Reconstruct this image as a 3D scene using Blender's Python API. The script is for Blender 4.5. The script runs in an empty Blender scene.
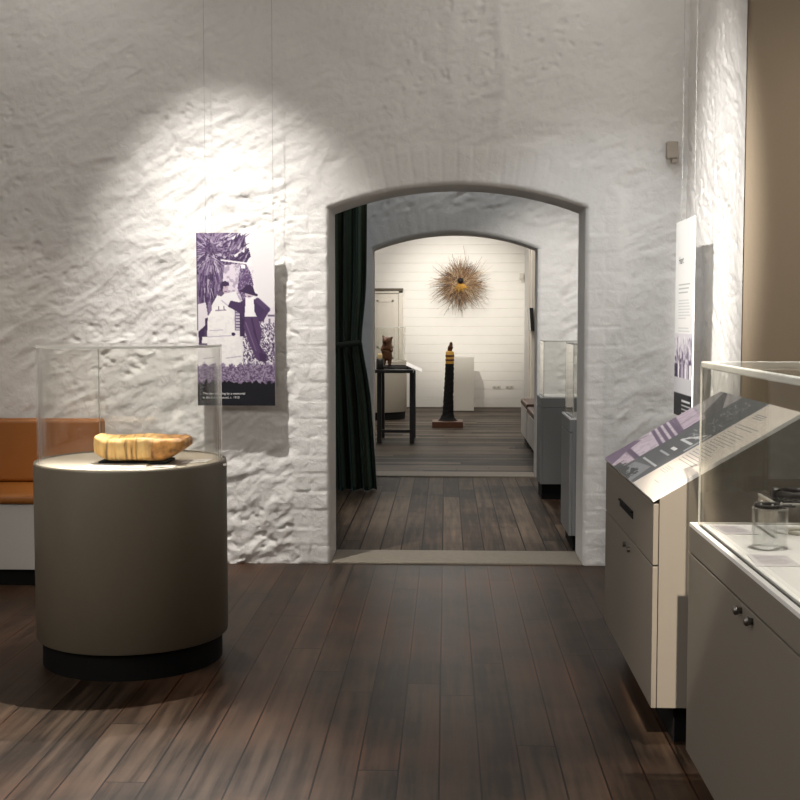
import bpy, bmesh, math, random
import numpy as np
from mathutils import Vector, Matrix
random.seed(7)
S = bpy.context.scene
COL = S.collection
R = math.radians

# ------------------------------------------------------------------ camera
cam_d = bpy.data.cameras.new('camera')
cam = bpy.data.objects.new('camera', cam_d)
COL.objects.link(cam)
cam_d.sensor_width = 36.0
cam_d.lens = 54.0
cam_d.clip_start = 0.05
cam_d.clip_end = 80
cam.location = (0, 0, 1.5)
cam.rotation_euler = (R(90 - 3.814), 0, R(2.19))
S.camera = cam

# ------------------------------------------------------------------ world, exposure, lights
S.view_settings.view_transform = 'Standard'
S.view_settings.look = 'None'
S.view_settings.gamma = 1.0
S.view_settings.use_curve_mapping = False
S.view_settings.exposure = 0.0
S.cycles.max_bounces = 9
S.cycles.diffuse_bounces = 5
S.cycles.glossy_bounces = 4
S.cycles.transmission_bounces = 6
S.cycles.transparent_max_bounces = 24
S.cycles.caustics_reflective = False
S.cycles.caustics_refractive = False
S.cycles.sample_clamp_indirect = 6.0
wd = bpy.data.worlds.new('world')
wd.use_nodes = True
wd.node_tree.nodes['Background'].inputs[0].default_value = (0.9, 0.95, 1, 1)
wd.node_tree.nodes['Background'].inputs[1].default_value = 0.02
S.world = wd


def spot(name, loc, target, power, angle, blend=0.6, color=(1, .9, .78), size=0.04):
    d = bpy.data.lights.new(name, 'SPOT')
    d.energy = power
    d.spot_size = R(angle)
    d.spot_blend = blend
    d.color = color
    d.shadow_soft_size = size
    o = bpy.data.objects.new(name, d)
    COL.objects.link(o)
    o.location = loc
    o.rotation_euler = (Vector(target) - Vector(loc)).to_track_quat('-Z', 'Y').to_euler()
    return o


def area(name, loc, target, power, sx, sy, color=(1, .92, .82)):
    d = bpy.data.lights.new(name, 'AREA')
    d.energy = power
    d.shape = 'RECTANGLE'
    d.size, d.size_y = sx, sy
    d.color = color
    o = bpy.data.objects.new(name, d)
    COL.objects.link(o)
    o.location = loc
    o.rotation_euler = (Vector(target) - Vector(loc)).to_track_quat('-Z', 'Y').to_euler()
    return o


WARM = (1, .88, .74)
NEUT = (1, .965, .92)
COOL = (.86, .93, 1)
# room in front
spot('photo_spotlight', (-1.62, 5.95, 4.10), (-1.15, 7.28, 1.0), 580, 53, 1.0, NEUT, 0.03)
ps = spot('panel_spotlight', (-1.40, 0.50, 3.90), (1.44, 6.50, 1.85), 4700, 24, 1.0, NEUT, 0.03)
ps.scale = (.27, 1, 1)
spot('jamb_spotlight', (0.75, 5.1, 4.0), (0.98, 7.3, 1.25), 130, 46, 1.0, COOL, 0.05)
spot('tan_wall_spotlight', (2.1, 3.2, 4.0), (2.25, 5.94, 1.5), 120, 56, 0.9, WARM, 0.05)
spot('round_case_spotlight', (-1.27, 5.68, 3.05), (-1.36, 5.12, 0.9), 170, 60, 0.7, WARM, 0.015)
spot('round_case_floor_spotlight', (-1.27, 5.68, 3.06), (-1.9, 2.9, 0.0), 1350, 64, 0.8, NEUT, 0.015)
spot('lectern_spotlight', (1.12, 3.55, 3.95), (1.0, 4.9, 1.0), 230, 40, 0.6, NEUT, 0.03)
ls = spot('lectern_end_spotlight', (.35, 0.0, 3.9), (.81, 4.17, .62), 2300, 13, 0.5, WARM, 0.03)
ls.scale = (.25, 1, 1)
spot('glass_case_spotlight', (1.15, 3.4, 3.95), (1.1, 3.1, 0.9), 460, 40, 0.6, NEUT, 0.03)
spot('bench_spotlight', (-3.1, 5.6, 3.95), (-2.5, 7.0, 0.6), 80, 40, 0.8, WARM, 0.04)
spot('wall_wash_left', (-2.3, 6.35, 4.15), (-2.6, 7.3, 2.4), 17, 140, 1.0, NEUT, 0.03)
spot('wall_wash_right', (0.9, 6.3, 4.15), (0.2, 7.3, 2.4), 22, 140, 1.0, NEUT, 0.03)
area('ceiling_wash', (-0.4, 4.0, 4.15), (-0.4, 4.0, 0), 11, 4.0, 4.0, NEUT)
area('front_fill', (-1.3, 0.0, 3.6), (0.0, 5.5, 0.9), 36, 3.0, 1.0, NEUT)  # added fill from the camera side, not a lamp of the room
area('left_fill', (-3.3, 2.2, 3.0), (0.8, 3.6, .55), 48, 1.4, 1.4, NEUT)  # added fill that brightens the aisle fronts of the right-hand cases
# middle room
area('middle_ceiling_wash', (0.0, 9.5, 3.5), (0.0, 9.5, 0), 10, 1.5, 1.5, NEUT)
spot('grey_case_spotlight', (0.95, 9.0, 3.55), (1.22, 11.2, 1.3), 320, 58, 1.0, NEUT, 0.04)
spot('middle_wall_spotlight', (0.0, 10.85, 3.55), (0.1, 11.4, 2.3), 11, 120, 1.0, COOL, 0.03)
spot('middle_floor_spotlight', (0.35, 8.9, 3.5), (0.25, 9.2, 0.0), 300, 42, 0.8, NEUT, 0.04)
area('middle_cool_light', (-2.3, 9.2, 1.9), (-.9, 10.4, 1.2), 7, .8, 1.4, (.5, .75, 1))  # added cool light on the curtain, its source unseen
# far room
area('far_ceiling_wash', (-0.5, 17.0, 3.5), (-0.5, 17.0, 0), 125, 3.0, 5.0, NEUT)
spot('fibre_spotlight', (-.55, 15.6, 3.45), (0.25, 20.7, 1.75), 850, 34, 0.9, (1, .95, .88), 0.03)
spot('table_spotlight', (-0.9, 13.4, 3.45), (-0.7, 15.6, 0.5), 150, 50, 0.6, WARM, 0.04)


# ------------------------------------------------------------------ materials
def new_mat(name):
    m = bpy.data.materials.new(name)
    m.use_nodes = True
    nt = m.node_tree
    b = nt.nodes['Principled BSDF']
    return m, nt, b


def N(nt, t, **kw):
    n = nt.nodes.new(t)
    for k, v in kw.items():
        setattr(n, k, v)
    return n


def plain(name, col, rough=0.5, metal=0.0, bump=0.0, bscale=60.0, var=0.06, spec=0.5, sheen=0.0):
    m, nt, b = new_mat(name)
    tc = N(nt, 'ShaderNodeTexCoord')
    no = N(nt, 'ShaderNodeTexNoise')
    no.inputs['Scale'].default_value = bscale
    no.inputs['Detail'].default_value = 5
    nt.links.new(tc.outputs['Object'], no.inputs['Vector'])
    mx = N(nt, 'ShaderNodeMix', data_type='RGBA')
    mx.inputs[6].default_value = (*[c * (1 - var) for c in col], 1)
    mx.inputs[7].default_value = (*[min(1, c * (1 + var)) for c in col], 1)
    nt.links.new(no.outputs['Fac'], mx.inputs[0])
    nt.links.new(mx.outputs[2], b.inputs['Base Color'])
    b.inputs['Roughness'].default_value = rough
    b.inputs['Metallic'].default_value = metal
    b.inputs['Specular IOR Level'].default_value = spec
    if sheen:
        b.inputs['Sheen Weight'].default_value = sheen
        b.inputs['Sheen Roughness'].default_value = 0.4
        b.inputs['Sheen Tint'].default_value = (.35, .60, .50, 1)
    if bump:
        bp = N(nt, 'ShaderNodeBump')
        bp.inputs['Strength'].default_value = bump
        bp.inputs['Distance'].default_value = 0.004
        nt.links.new(no.outputs['Fac'], bp.inputs['Height'])
        nt.links.new(bp.outputs[0], b.inputs['Normal'])
    return m


def plaster(name, col, fine=0.5):
    m, nt, b = new_mat(name)
    tc = N(nt, 'ShaderNodeTexCoord')
    n1 = N(nt, 'ShaderNodeTexNoise')
    n1.inputs['Scale'].default_value = 22
    n1.inputs['Detail'].default_value = 8
    n1.inputs['Roughness'].default_value = 0.62
    n1.inputs['Distortion'].default_value = 0.6
    nt.links.new(tc.outputs['Object'], n1.inputs['Vector'])
    n2 = N(nt, 'ShaderNodeTexNoise')
    n2.inputs['Scale'].default_value = 3
    n2.inputs['Detail'].default_value = 4
    nt.links.new(tc.outputs['Object'], n2.inputs['Vector'])
    mx = N(nt, 'ShaderNodeMix', data_type='RGBA')
    mx.inputs[6].default_value = (*[c * .90 for c in col], 1)
    mx.inputs[7].default_value = (*[min(1, c * 1.06) for c in col], 1)
    nt.links.new(n2.outputs['Fac'], mx.inputs[0])
    nt.links.new(mx.outputs[2], b.inputs['Base Color'])
    b.inputs['Roughness'].default_value = 0.75
    b.inputs['Specular IOR Level'].default_value = 0.25
    bp = N(nt, 'ShaderNodeBump')
    bp.inputs['Strength'].default_value = fine
    bp.inputs['Distance'].default_value = 0.012
    nt.links.new(n1.outputs['Fac'], bp.inputs['Height'])
    nt.links.new(bp.outputs[0], b.inputs['Normal'])
    return m


def boards(name, width, phase, along='Y', dark=(.013, .008, .005), light=(.070, .046, .031),
           rough=0.40, red=(.11, .044, .019), redamt=0.85, bump=.45, spec=.14, vary=.42, gap_w=.024):
    """long timber floorboards, laid along one axis"""
    m, nt, b = new_mat(name)
    L = nt.links.new

    def math_(op, a, bb=None, c=None):
        n = N(nt, 'ShaderNodeMath', operation=op)
        for i, v in enumerate((a, bb, c)):
            if v is None:
                continue
            if isinstance(v, (int, float)):
                n.inputs[i].default_value = v
            else:
                L(v, n.inputs[i])
        return n.outputs[0]
    tc = N(nt, 'ShaderNodeTexCoord')
    sp = N(nt, 'ShaderNodeSeparateXYZ')
    L(tc.outputs['Object'], sp.inputs[0])
    ax, ay = (sp.outputs[0], sp.outputs[1]) if along == 'Y' else (sp.outputs[1], sp.outputs[0])
    t = math_('DIVIDE', math_('ADD', ax, phase), width)
    idx = math_('FLOOR', t)
    fr = math_('SUBTRACT', t, idx)
    wn = N(nt, 'ShaderNodeTexWhiteNoise', noise_dimensions='1D')
    L(idx, wn.inputs['W'])
    ln = math_('ADD', math_('DIVIDE', ay, 2.7), math_('MULTIPLY', wn.outputs['Value'], 7.3))
    lidx = math_('FLOOR', ln)
    lfr = math_('SUBTRACT', ln, lidx)
    cb = N(nt, 'ShaderNodeCombineXYZ')
    L(idx, cb.inputs[0])
    L(lidx, cb.inputs[1])
    wn2 = N(nt, 'ShaderNodeTexWhiteNoise', noise_dimensions='3D')
    L(cb.outputs[0], wn2.inputs['Vector'])
    # grain
    cg = N(nt, 'ShaderNodeCombineXYZ')
    L(math_('MULTIPLY', ax, 26), cg.inputs[0])
    L(math_('MULTIPLY', ay, 1.3), cg.inputs[1])
    L(math_('MULTIPLY', wn2.outputs['Value'], 31), cg.inputs[2])
    g = N(nt, 'ShaderNodeTexNoise')
    g.inputs['Scale'].default_value = 1.0
    g.inputs['Detail'].default_value = 6
    g.inputs['Roughness'].default_value = 0.6
    L(cg.outputs[0], g.inputs['Vector'])
    # worn, reddish patches
    w = N(nt, 'ShaderNodeTexNoise')
    w.inputs['Scale'].default_value = 1.15
    w.inputs['Detail'].default_value = 5
    L(tc.outputs['Object'], w.inputs['Vector'])
    w2 = N(nt, 'ShaderNodeTexNoise')
    w2.inputs['Scale'].default_value = 2.3
    w2.inputs['Detail'].default_value = 6
    w2.inputs['Roughness'].default_value = .65
    L(tc.outputs['Object'], w2.inputs['Vector'])
    mix1 = N(nt, 'ShaderNodeMix', data_type='RGBA')
    mix1.inputs[6].default_value = (*dark, 1)
    mix1.inputs[7].default_value = (*light, 1)
    f = math_('ADD', math_('MULTIPLY', g.outputs['Fac'], 2.5), math_('MULTIPLY', wn2.outputs['Value'], vary))
    cl = N(nt, 'ShaderNodeClamp')
    L(math_('ADD', math_('SUBTRACT', f, .92 + vary * .4), math_('MULTIPLY', math_('SUBTRACT', w2.outputs['Fac'], .5), 1.1)), cl.inputs[0])
    L(cl.outputs[0], mix1.inputs[0])
    mix2 = N(nt, 'ShaderNodeMix', data_type='RGBA')
    L(mix1.outputs[2], mix2.inputs[6])
    mix2.inputs[7].default_value = (*red, 1)
    edge = math_('MINIMUM', fr, math_('SUBTRACT', 1.0, fr))          # 0 at the joint
    rr = N(nt, 'ShaderNodeMapRange')
    L(edge, rr.inputs[0])
    rr.inputs[1].default_value = 0.0
    rr.inputs[2].default_value = 0.13
    rr.inputs[3].default_value = 1.0
    rr.inputs[4].default_value = 0.0
    wr = N(nt, 'ShaderNodeMapRange')
    L(w.outputs['Fac'], wr.inputs[0])
    wr.inputs[1].default_value = 0.42
    wr.inputs[2].default_value = 0.68
    c2 = N(nt, 'ShaderNodeClamp')
    L(math_('MULTIPLY', math_('MULTIPLY', math_('ADD', rr.outputs[0], .30), wr.outputs[0]), redamt), c2.inputs[0])
    L(c2.outputs[0], mix2.inputs[0])
    # joints
    gap = math_('LESS_THAN', edge, gap_w)
    lend = math_('LESS_THAN', math_('MINIMUM', lfr, math_('SUBTRACT', 1.0, lfr)), 0.0011)
    gp = math_('MAXIMUM', gap, lend)
    mix3 = N(nt, 'ShaderNodeMix', data_type='RGBA')
    L(gp, mix3.inputs[0])
    L(mix2.outputs[2], mix3.inputs[6])
    mix3.inputs[7].default_value = (.006, .004, .003, 1)
    L(mix3.outputs[2], b.inputs['Base Color'])
    rg = math_('ADD', rough - .06, math_('MULTIPLY', g.outputs['Fac'], .16))
    L(rg, b.inputs['Roughness'])
    b.inputs['Specular IOR Level'].default_value = spec
    hgt = math_('SUBTRACT', math_('MULTIPLY', g.outputs['Fac'], .25), gp)
    bp = N(nt, 'ShaderNodeBump')
    bp.inputs['Strength'].default_value = bump
    bp.inputs['Distance'].default_value = 0.004
    L(hgt, bp.inputs['Height'])
    L(bp.outputs[0], b.inputs['Normal'])
    return m


def clear(name, tint=(.97, .98, .96), refl=1.0):
    """thin clear acrylic: see-through, mirror reflection rising towards grazing view"""
    m = bpy.data.materials.new(name)
    m.use_nodes = True
    nt = m.node_tree
    nt.nodes.clear()
    L = nt.links.new
    out = N(nt, 'ShaderNodeOutputMaterial')
    ge = N(nt, 'ShaderNodeNewGeometry')
    dt = N(nt, 'ShaderNodeVectorMath', operation='DOT_PRODUCT')
    L(ge.outputs['Normal'], dt.inputs[0])
    L(ge.outputs['Incoming'], dt.inputs[1])

    def math_(op, a, bb):
        n = N(nt, 'ShaderNodeMath', operation=op)
        for i, v in enumerate((a, bb)):
            if isinstance(v, (int, float)):
                n.inputs[i].default_value = v
            elif v is not None:
                L(v, n.inputs[i])
        return n.outputs[0]
    ab = math_('ABSOLUTE', dt.outputs['Value'], None)
    f = math_('ADD', math_('MULTIPLY', math_('POWER', math_('SUBTRACT', 1.0, ab), 5.0), .9 * refl), .035 * refl)
    tr = N(nt, 'ShaderNodeBsdfTransparent')
    tr.inputs[0].default_value = (*tint, 1)
    gl = N(nt, 'ShaderNodeBsdfGlossy')
    gl.inputs['Roughness'].default_value = 0.01
    gl.inputs[0].default_value = (1, 1, 1, 1)
    mx = N(nt, 'ShaderNodeMixShader')
    L(f, mx.inputs[0])
    L(tr.outputs[0], mx.inputs[1])
    L(gl.outputs[0], mx.inputs[2])
    L(mx.outputs[0], out.inputs[0])
    return m


def acrylic_edge(name, col=(.82, .82, .76), see=0.35):
    m = bpy.data.materials.new(name)
    m.use_nodes = True
    nt = m.node_tree
    b = nt.nodes['Principled BSDF']
    b.inputs['Base Color'].default_value = (*col, 1)
    b.inputs['Roughness'].default_value = 0.2
    b.inputs['Alpha'].default_value = 1 - see
    return m


def vcol(name, rough=0.45):
    m, nt, b = new_mat(name)
    a = N(nt, 'ShaderNodeVertexColor', layer_name='ink')
    nt.links.new(a.outputs[0], b.inputs['Base Color'])
    b.inputs['Roughness'].default_value = rough
    b.inputs['Specular IOR Level'].default_value = 0.3
    return m


M = {
    'wall': plaster('white_painted_stone', (.74, .72, .69), .55),
    'smooth': plaster('smooth_white_paint', (.70, .68, .65), .12),
    'tan': plain('tan_wall_paint', (.37, .295, .21), .8, bump=.05, bscale=90, var=.03),
    'shiplap': plain('white_timber_lining', (.78, .75, .69), .5, var=.03, bscale=8),
    'ceil': plain('ceiling_paint', (.55, .53, .5), .9),
    'floor': boards('dark_floorboards', .136, .019),
    'floor_middle': boards('worn_floorboards', .136, .019, 'Y', (.018, .012, .008), (.125, .090, .062), .50, redamt=.4, bump=.6, spec=.06, vary=.8, gap_w=.034),
    'floor_far': boards('dark_floorboards_across', .136, .03, 'X', (.010, .008, .0065), (.13, .105, .08), 0.48, redamt=.15, bump=.8, spec=.07, vary=1.1),
    'sill': plain('worn_stone', (.20, .17, .13), .7, bump=.3, bscale=30, var=.2),
    'greige': plain('warm_grey_paint', (.205, .182, .150), .48, var=.03, bscale=30, bump=.02),
    'olive': plain('olive_grey_laminate', (.150, .128, .092), .42, var=.04, bscale=40, bump=.02),
    'grey': plain('cool_grey_paint', (.24, .24, .235), .5, var=.03, bscale=30),
    'beige': plain('beige_paint', (.46, .42, .35), .5, var=.03),
    'cream': plain('cream_board', (.70, .65, .56), .6, var=.03, bscale=80),
    'deck': plain('cream_deck', (.42, .375, .305), .6, var=.02),
    'white': plain('white_board', (.80, .79, .77), .5, var=.02),
    'card': plain('white_card', (.84, .82, .76), .7, var=.02),
    'black': plain('black_paint', (.005, .005, .005), .7, var=.1, spec=.2),
    'blackmetal': plain('black_powder_coat', (.012, .012, .013), .4, var=.1),
    'groove_black': plain('dark_groove', (.02, .02, .02), .7),
    'steel': plain('brushed_steel', (.55, .53, .5), .3, 1.0),
    'darksteel': plain('dark_steel', (.20, .19, .18), .38, 1.0),
    'sensor': plain('beige_plastic', (.36, .31, .25), .5),
    'wire': plain('steel_wire', (.35, .34, .33), .45, .8),
    'leather': plain('tan_leather', (.32, .112, .018), .42, bump=.12, bscale=140, var=.10),
    'brownleather': plain('brown_leather', (.10, .035, .014), .45, bump=.1, bscale=120, var=.12),
    'benchwhite': plain('bench_white_paint', (.50, .48, .45), .55, var=.03),
    'glass': clear('clear_acrylic', (.985, .985, .975)),
    'glassgrey': clear('tinted_case_acrylic', (.975, .972, .955), .7),
    'glassthin': clear('clear_acrylic_small', (.955, .96, .955), 2.0),
    'edge': acrylic_edge('acrylic_edge'),
    'edgesoft': acrylic_edge('acrylic_edge_soft', (.88, .88, .84), .5),
    'velvet': plain('dark_green_velvet', (.020, .026, .012), .8, var=.35, bscale=18, sheen=.5),
    'print': vcol('printed_ink'),
    'dark_ink': plain('dark_ink', (.06, .055, .06), .6),
    'white_ink': plain('white_ink', (.85, .85, .85), .6),
    'jet': plain('black_beads', (.012, .009, .008), .35, bump=.4, bscale=220),
    'carved': plain('red_brown_carved_wood', (.115, .046, .020), .5, bump=.5, bscale=70, var=.35),
    'bark': plain('burnt_black_timber', (.008, .0075, .007), .8, bump=1.0, bscale=40, var=.5, spec=.15),
    'ochre': plain('yellow_ochre', (.55, .30, .045), .6, var=.12, bscale=40),
    'candle': plain('candle_wax', (.75, .58, .30), .5),
    'umber': plain('umber_band', (.10, .035, .015), .6, var=.15),
    'basewood': plain('jarrah_base', (.085, .032, .015), .45, var=.25, bscale=20),
    'plinth': plain('plinth_paint', (.66, .62, .54), .6, var=.02),
    'dooroff': plain('off_white_door_paint', (.68, .63, .54), .5, var=.02),
    'doordark': plain('dark_ledge', (.10, .075, .05), .6),
    'plastic': plain('ivory_plastic', (.62, .58, .5), .45),
    'greyplastic': plain('grey_plastic', (.36, .34, .31), .5),
    'screen': plain('black_screen', (.006, .006, .007), .2),
}


# fibre colours
def fibre_mat(name):
    m, nt, b = new_mat(name)
    a = N(nt, 'ShaderNodeVertexColor', layer_name='ink')
    nt.links.new(a.outputs[0], b.inputs['Base Color'])
    b.inputs['Roughness'].default_value = 0.7
    return m


M['fibre'] = fibre_mat('dry_fibre')


def log_mat():
    m, nt, b = new_mat('split_yellow_wood')
    L = nt.links.new
    tc = N(nt, 'ShaderNodeTexCoord')
    sp = N(nt, 'ShaderNodeSeparateXYZ')
    L(tc.outputs['Object'], sp.inputs[0])
    mp = N(nt, 'ShaderNodeMapping')
    mp.inputs['Scale'].default_value = (55, 9, 5)
    L(tc.outputs['Object'], mp.inputs[0])
    n = N(nt, 'ShaderNodeTexNoise')
    n.inputs['Scale'].default_value = 1
    n.inputs['Detail'].default_value = 6
    L(mp.outputs[0], n.inputs['Vector'])
    rp = N(nt, 'ShaderNodeValToRGB')
    rp.color_ramp.elements[0].position = .36
    rp.color_ramp.elements[0].color = (.11, .055, .02, 1)
    rp.color_ramp.elements[1].position = .47
    rp.color_ramp.elements[1].color = (.74, .43, .13, 1)
    e = rp.color_ramp.elements.new(.62)
    e.color = (.82, .57, .24, 1)
    L(n.outputs['Fac'], rp.inputs[0])
    n2 = N(nt, 'ShaderNodeTexNoise')
    n2.inputs['Scale'].default_value = 26
    n2.inputs['Detail'].default_value = 7
    L(tc.outputs['Object'], n2.inputs['Vector'])
    rp2 = N(nt, 'ShaderNodeValToRGB')
    rp2.color_ramp.elements[0].position = .32
    rp2.color_ramp.elements[0].color = (.20, .075, .02, 1)
    rp2.color_ramp.elements[1].position = .62
    rp2.color_ramp.elements[1].color = (.72, .35, .09, 1)
    L(n2.outputs['Fac'], rp2.inputs[0])
    mr = N(nt, 'ShaderNodeMapRange')
    L(sp.outputs[0], mr.inputs[0])
    mr.inputs[1].default_value = 0.02
    mr.inputs[2].default_value = 0.07
    ad = N(nt, 'ShaderNodeMath', operation='ADD')
    L(mr.outputs[0], ad.inputs[0])
    n3 = N(nt, 'ShaderNodeTexNoise')
    n3.inputs['Scale'].default_value = 14
    L(tc.outputs['Object'], n3.inputs['Vector'])
    ms = N(nt, 'ShaderNodeMath', operation='MULTIPLY_ADD')
    L(n3.outputs['Fac'], ms.inputs[0])
    ms.inputs[1].default_value = 1.2
    ms.inputs[2].default_value = -.7
    L(ms.outputs[0], ad.inputs[1])
    ad.use_clamp = True
    mx = N(nt, 'ShaderNodeMix', data_type='RGBA')
    L(ad.outputs[0], mx.inputs[0])
    L(rp.outputs[0], mx.inputs[6])
    L(rp2.outputs[0], mx.inputs[7])
    L(mx.outputs[2], b.inputs['Base Color'])
    b.inputs['Roughness'].default_value = .55
    bp = N(nt, 'ShaderNodeBump')
    bp.inputs['Strength'].default_value = .6
    bp.inputs['Distance'].default_value = .006
    L(n2.outputs['Fac'], bp.inputs['Height'])
    L(bp.outputs[0], b.inputs['Normal'])
    return m


M['log'] = log_mat()


# ------------------------------------------------------------------ mesh helpers
class MB:
    def __init__(s):
        s.v, s.f, s.m, s.sm = [], [], [], []

    def add(s, vs, fs, mi=0, smooth=False):
        o = len(s.v)
        s.v += [tuple(map(float, p)) for p in vs]
        for f in fs:
            s.f.append([i + o for i in f])
            s.m.append(mi)
            s.sm.append(smooth)
        return s

    def box(s, x0, x1, y0, y1, z0, z1, mi=0):
        vs = [(x, y, z) for z in (z0, z1) for y in (y0, y1) for x in (x0, x1)]
        return s.add(vs, [(0, 2, 3, 1), (4, 5, 7, 6), (0, 1, 5, 4), (1, 3, 7, 5), (3, 2, 6, 7), (2, 0, 4, 6)], mi)

    def prism(s, pts, a0, a1, axis='Y', mi=0):
        """extrude a closed outline (u,w) along an axis; Y: (x,z) X: (y,z) Z: (x,y)"""
        def p(u, w, a):
            return {'Y': (u, a, w), 'X': (a, u, w), 'Z': (u, w, a)}[axis]
        n = len(pts)
        vs = [p(u, w, a0) for u, w in pts] + [p(u, w, a1) for u, w in pts]
        fs = [tuple(range(n))[::-1], tuple(range(n, 2 * n))]
        fs += [(i, (i + 1) % n, (i + 1) % n + n, i + n) for i in range(n)]
        return s.add(vs, fs, mi)

    def lathe(s, prof, c, n=64, mi=0, cap0=False, cap1=False, smooth=True, sx=1, sy=1):
        vs, fs = [], []
        for r, z in prof:
            for k in range(n):
                a = 2 * math.pi * k / n
                vs.append((c[0] + r * sx * math.cos(a), c[1] + r * sy * math.sin(a), c[2] + z))
        for j in range(len(prof) - 1):
            for k in range(n):
                k2 = (k + 1) % n
                fs.append((j * n + k, j * n + k2, (j + 1) * n + k2, (j + 1) * n + k))
        s.add(vs, fs, mi, smooth)
        if cap0:
            s.add(vs[:n], [tuple(range(n))[::-1]], mi)
        if cap1:
            s.add(vs[-n:], [tuple(range(n))], mi)
        return s

    def tube(s, path, rad, n=10, mi=0, smooth=True, caps=True):
        P = [Vector(p) for p in path]
        if isinstance(rad, (int, float)):
            rad = [rad] * len(P)
        vs, fs = [], []
        for i, p in enumerate(P):
            t = (P[min(i + 1, len(P) - 1)] - P[max(i - 1, 0)]).normalized()
            up = Vector((0, 0, 1)) if abs(t.z) < .95 else Vector((1, 0, 0))
            a = t.cross(up).normalized()
            b = a.cross(t).normalized()
            for k in range(n):
                w = 2 * math.pi * k / n
                vs.append(p + rad[i] * (math.cos(w) * a + math.sin(w) * b))
        for i in range(len(P) - 1):
            for k in range(n):
                k2 = (k + 1) % n
                fs.append((i * n + k, i * n + k2, (i + 1) * n + k2, (i + 1) * n + k))
        s.add(vs, fs, mi, smooth)
        if caps:
            s.add(vs[:n], [tuple(range(n))[::-1]], mi)
            s.add(vs[-n:], [tuple(range(n))], mi)
        return s

    def build(s, name, mats, parent=None, bevel=0.0, seg=2, recalc=True, merge=False):
        if not isinstance(mats, (list, tuple)):
            mats = [mats]
        off = Vector((0, 0, 0))
        if parent is not None:
            off = Vector(parent['_o'])
        me = bpy.data.meshes.new(name)
        me.from_pydata([(x - off.x, y - off.y, z - off.z) for x, y, z in s.v], [], s.f)
        for mt in mats:
            me.materials.append(mt)
        me.polygons.foreach_set('material_index', s.m)
        me.polygons.foreach_set('use_smooth', s.sm)
        if bevel or recalc or merge:
            bm = bmesh.new()
            bm.from_mesh(me)
            if merge:
                bmesh.ops.remove_doubles(bm, verts=bm.verts, dist=1e-5)
            if recalc:
                bmesh.ops.recalc_face_normals(bm, faces=bm.faces)
            if bevel:
                ed = [e for e in bm.edges if len(e.link_faces) == 2 and e.calc_face_angle(0) > R(35)]
                bmesh.ops.bevel(bm, geom=ed, offset=bevel, segments=seg, profile=.5, affect='EDGES', clamp_overlap=True)
            bm.to_mesh(me)
            bm.free()
        o = bpy.data.objects.new(name, me)
        COL.objects.link(o)
        o['_o'] = tuple(off)
        if parent is not None:
            o.parent = parent
        return o


def thing(name, loc, label, cat, group=None):
    o = bpy.data.objects.new(name, None)
    o.empty_display_size = .1
    COL.objects.link(o)
    o.location = loc
    o['_o'] = tuple(loc)
    o['label'] = label
    o['category'] = cat
    if group:
        o['group'] = group
    return o


def tag(o, label, cat, group=None):
    o['label'] = label
    o['category'] = cat
    if group:
        o['group'] = group
    return o


def struct(o):
    o['kind'] = 'structure'
    return o


def text_mesh(s, size, origin, ux, uy, mb, mi=0, lift=0.0006):
    """flat lettering laid on a plane with axes ux (reading direction) and uy (up)"""
    cu = bpy.data.curves.new('t', 'FONT')
    cu.body = s
    cu.size = size
    ob = bpy.data.objects.new('t', cu)
    COL.objects.link(ob)
    bpy.context.view_layer.update()
    me = bpy.data.meshes.new_from_object(ob.evaluated_get(bpy.context.evaluated_depsgraph_get()))
    ux, uy = Vector(ux).normalized(), Vector(uy).normalized()
    nn = ux.cross(uy)
    o = Vector(origin)
    vs = [o + ux * v.co.x + uy * v.co.y + nn * lift for v in me.vertices]
    mb.add(vs, [tuple(p.vertices) for p in me.polygons], mi)
    bpy.data.objects.remove(ob)
    bpy.data.curves.remove(cu)
    bpy.data.meshes.remove(me)


# ------------------------------------------------------------------ noise
def _hash(ix, iy, seed):
    h = (ix.astype(np.int64) * 374761393 + iy.astype(np.int64) * 668265263 + seed * 1442695041) & 0xffffffff
    h = ((h ^ (h >> 13)) * 1274126177) & 0xffffffff
    return ((h ^ (h >> 16)) & 0xffff) / 65535.0


def vnoise(x, y, seed=0):
    ix, iy = np.floor(x), np.floor(y)
    fx, fy = x - ix, y - iy
    fx = fx * fx * fx * (fx * (fx * 6 - 15) + 10)
    fy = fy * fy * fy * (fy * (fy * 6 - 15) + 10)
    a, b = _hash(ix, iy, seed), _hash(ix + 1, iy, seed)
    c, d = _hash(ix, iy + 1, seed), _hash(ix + 1, iy + 1, seed)
    return (a + (b - a) * fx) * (1 - fy) + (c + (d - c) * fx) * fy


def fbm(x, y, seed=0, o=4):
    s, a, t = 0, 1.0, 0
    for k in range(o):
        s = s + a * vnoise(x * 2 ** k + 13.7 * k, y * 2 ** k + 7.1 * k, seed + k)
        t += a
        a *= .5
    return s / t - .5


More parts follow.
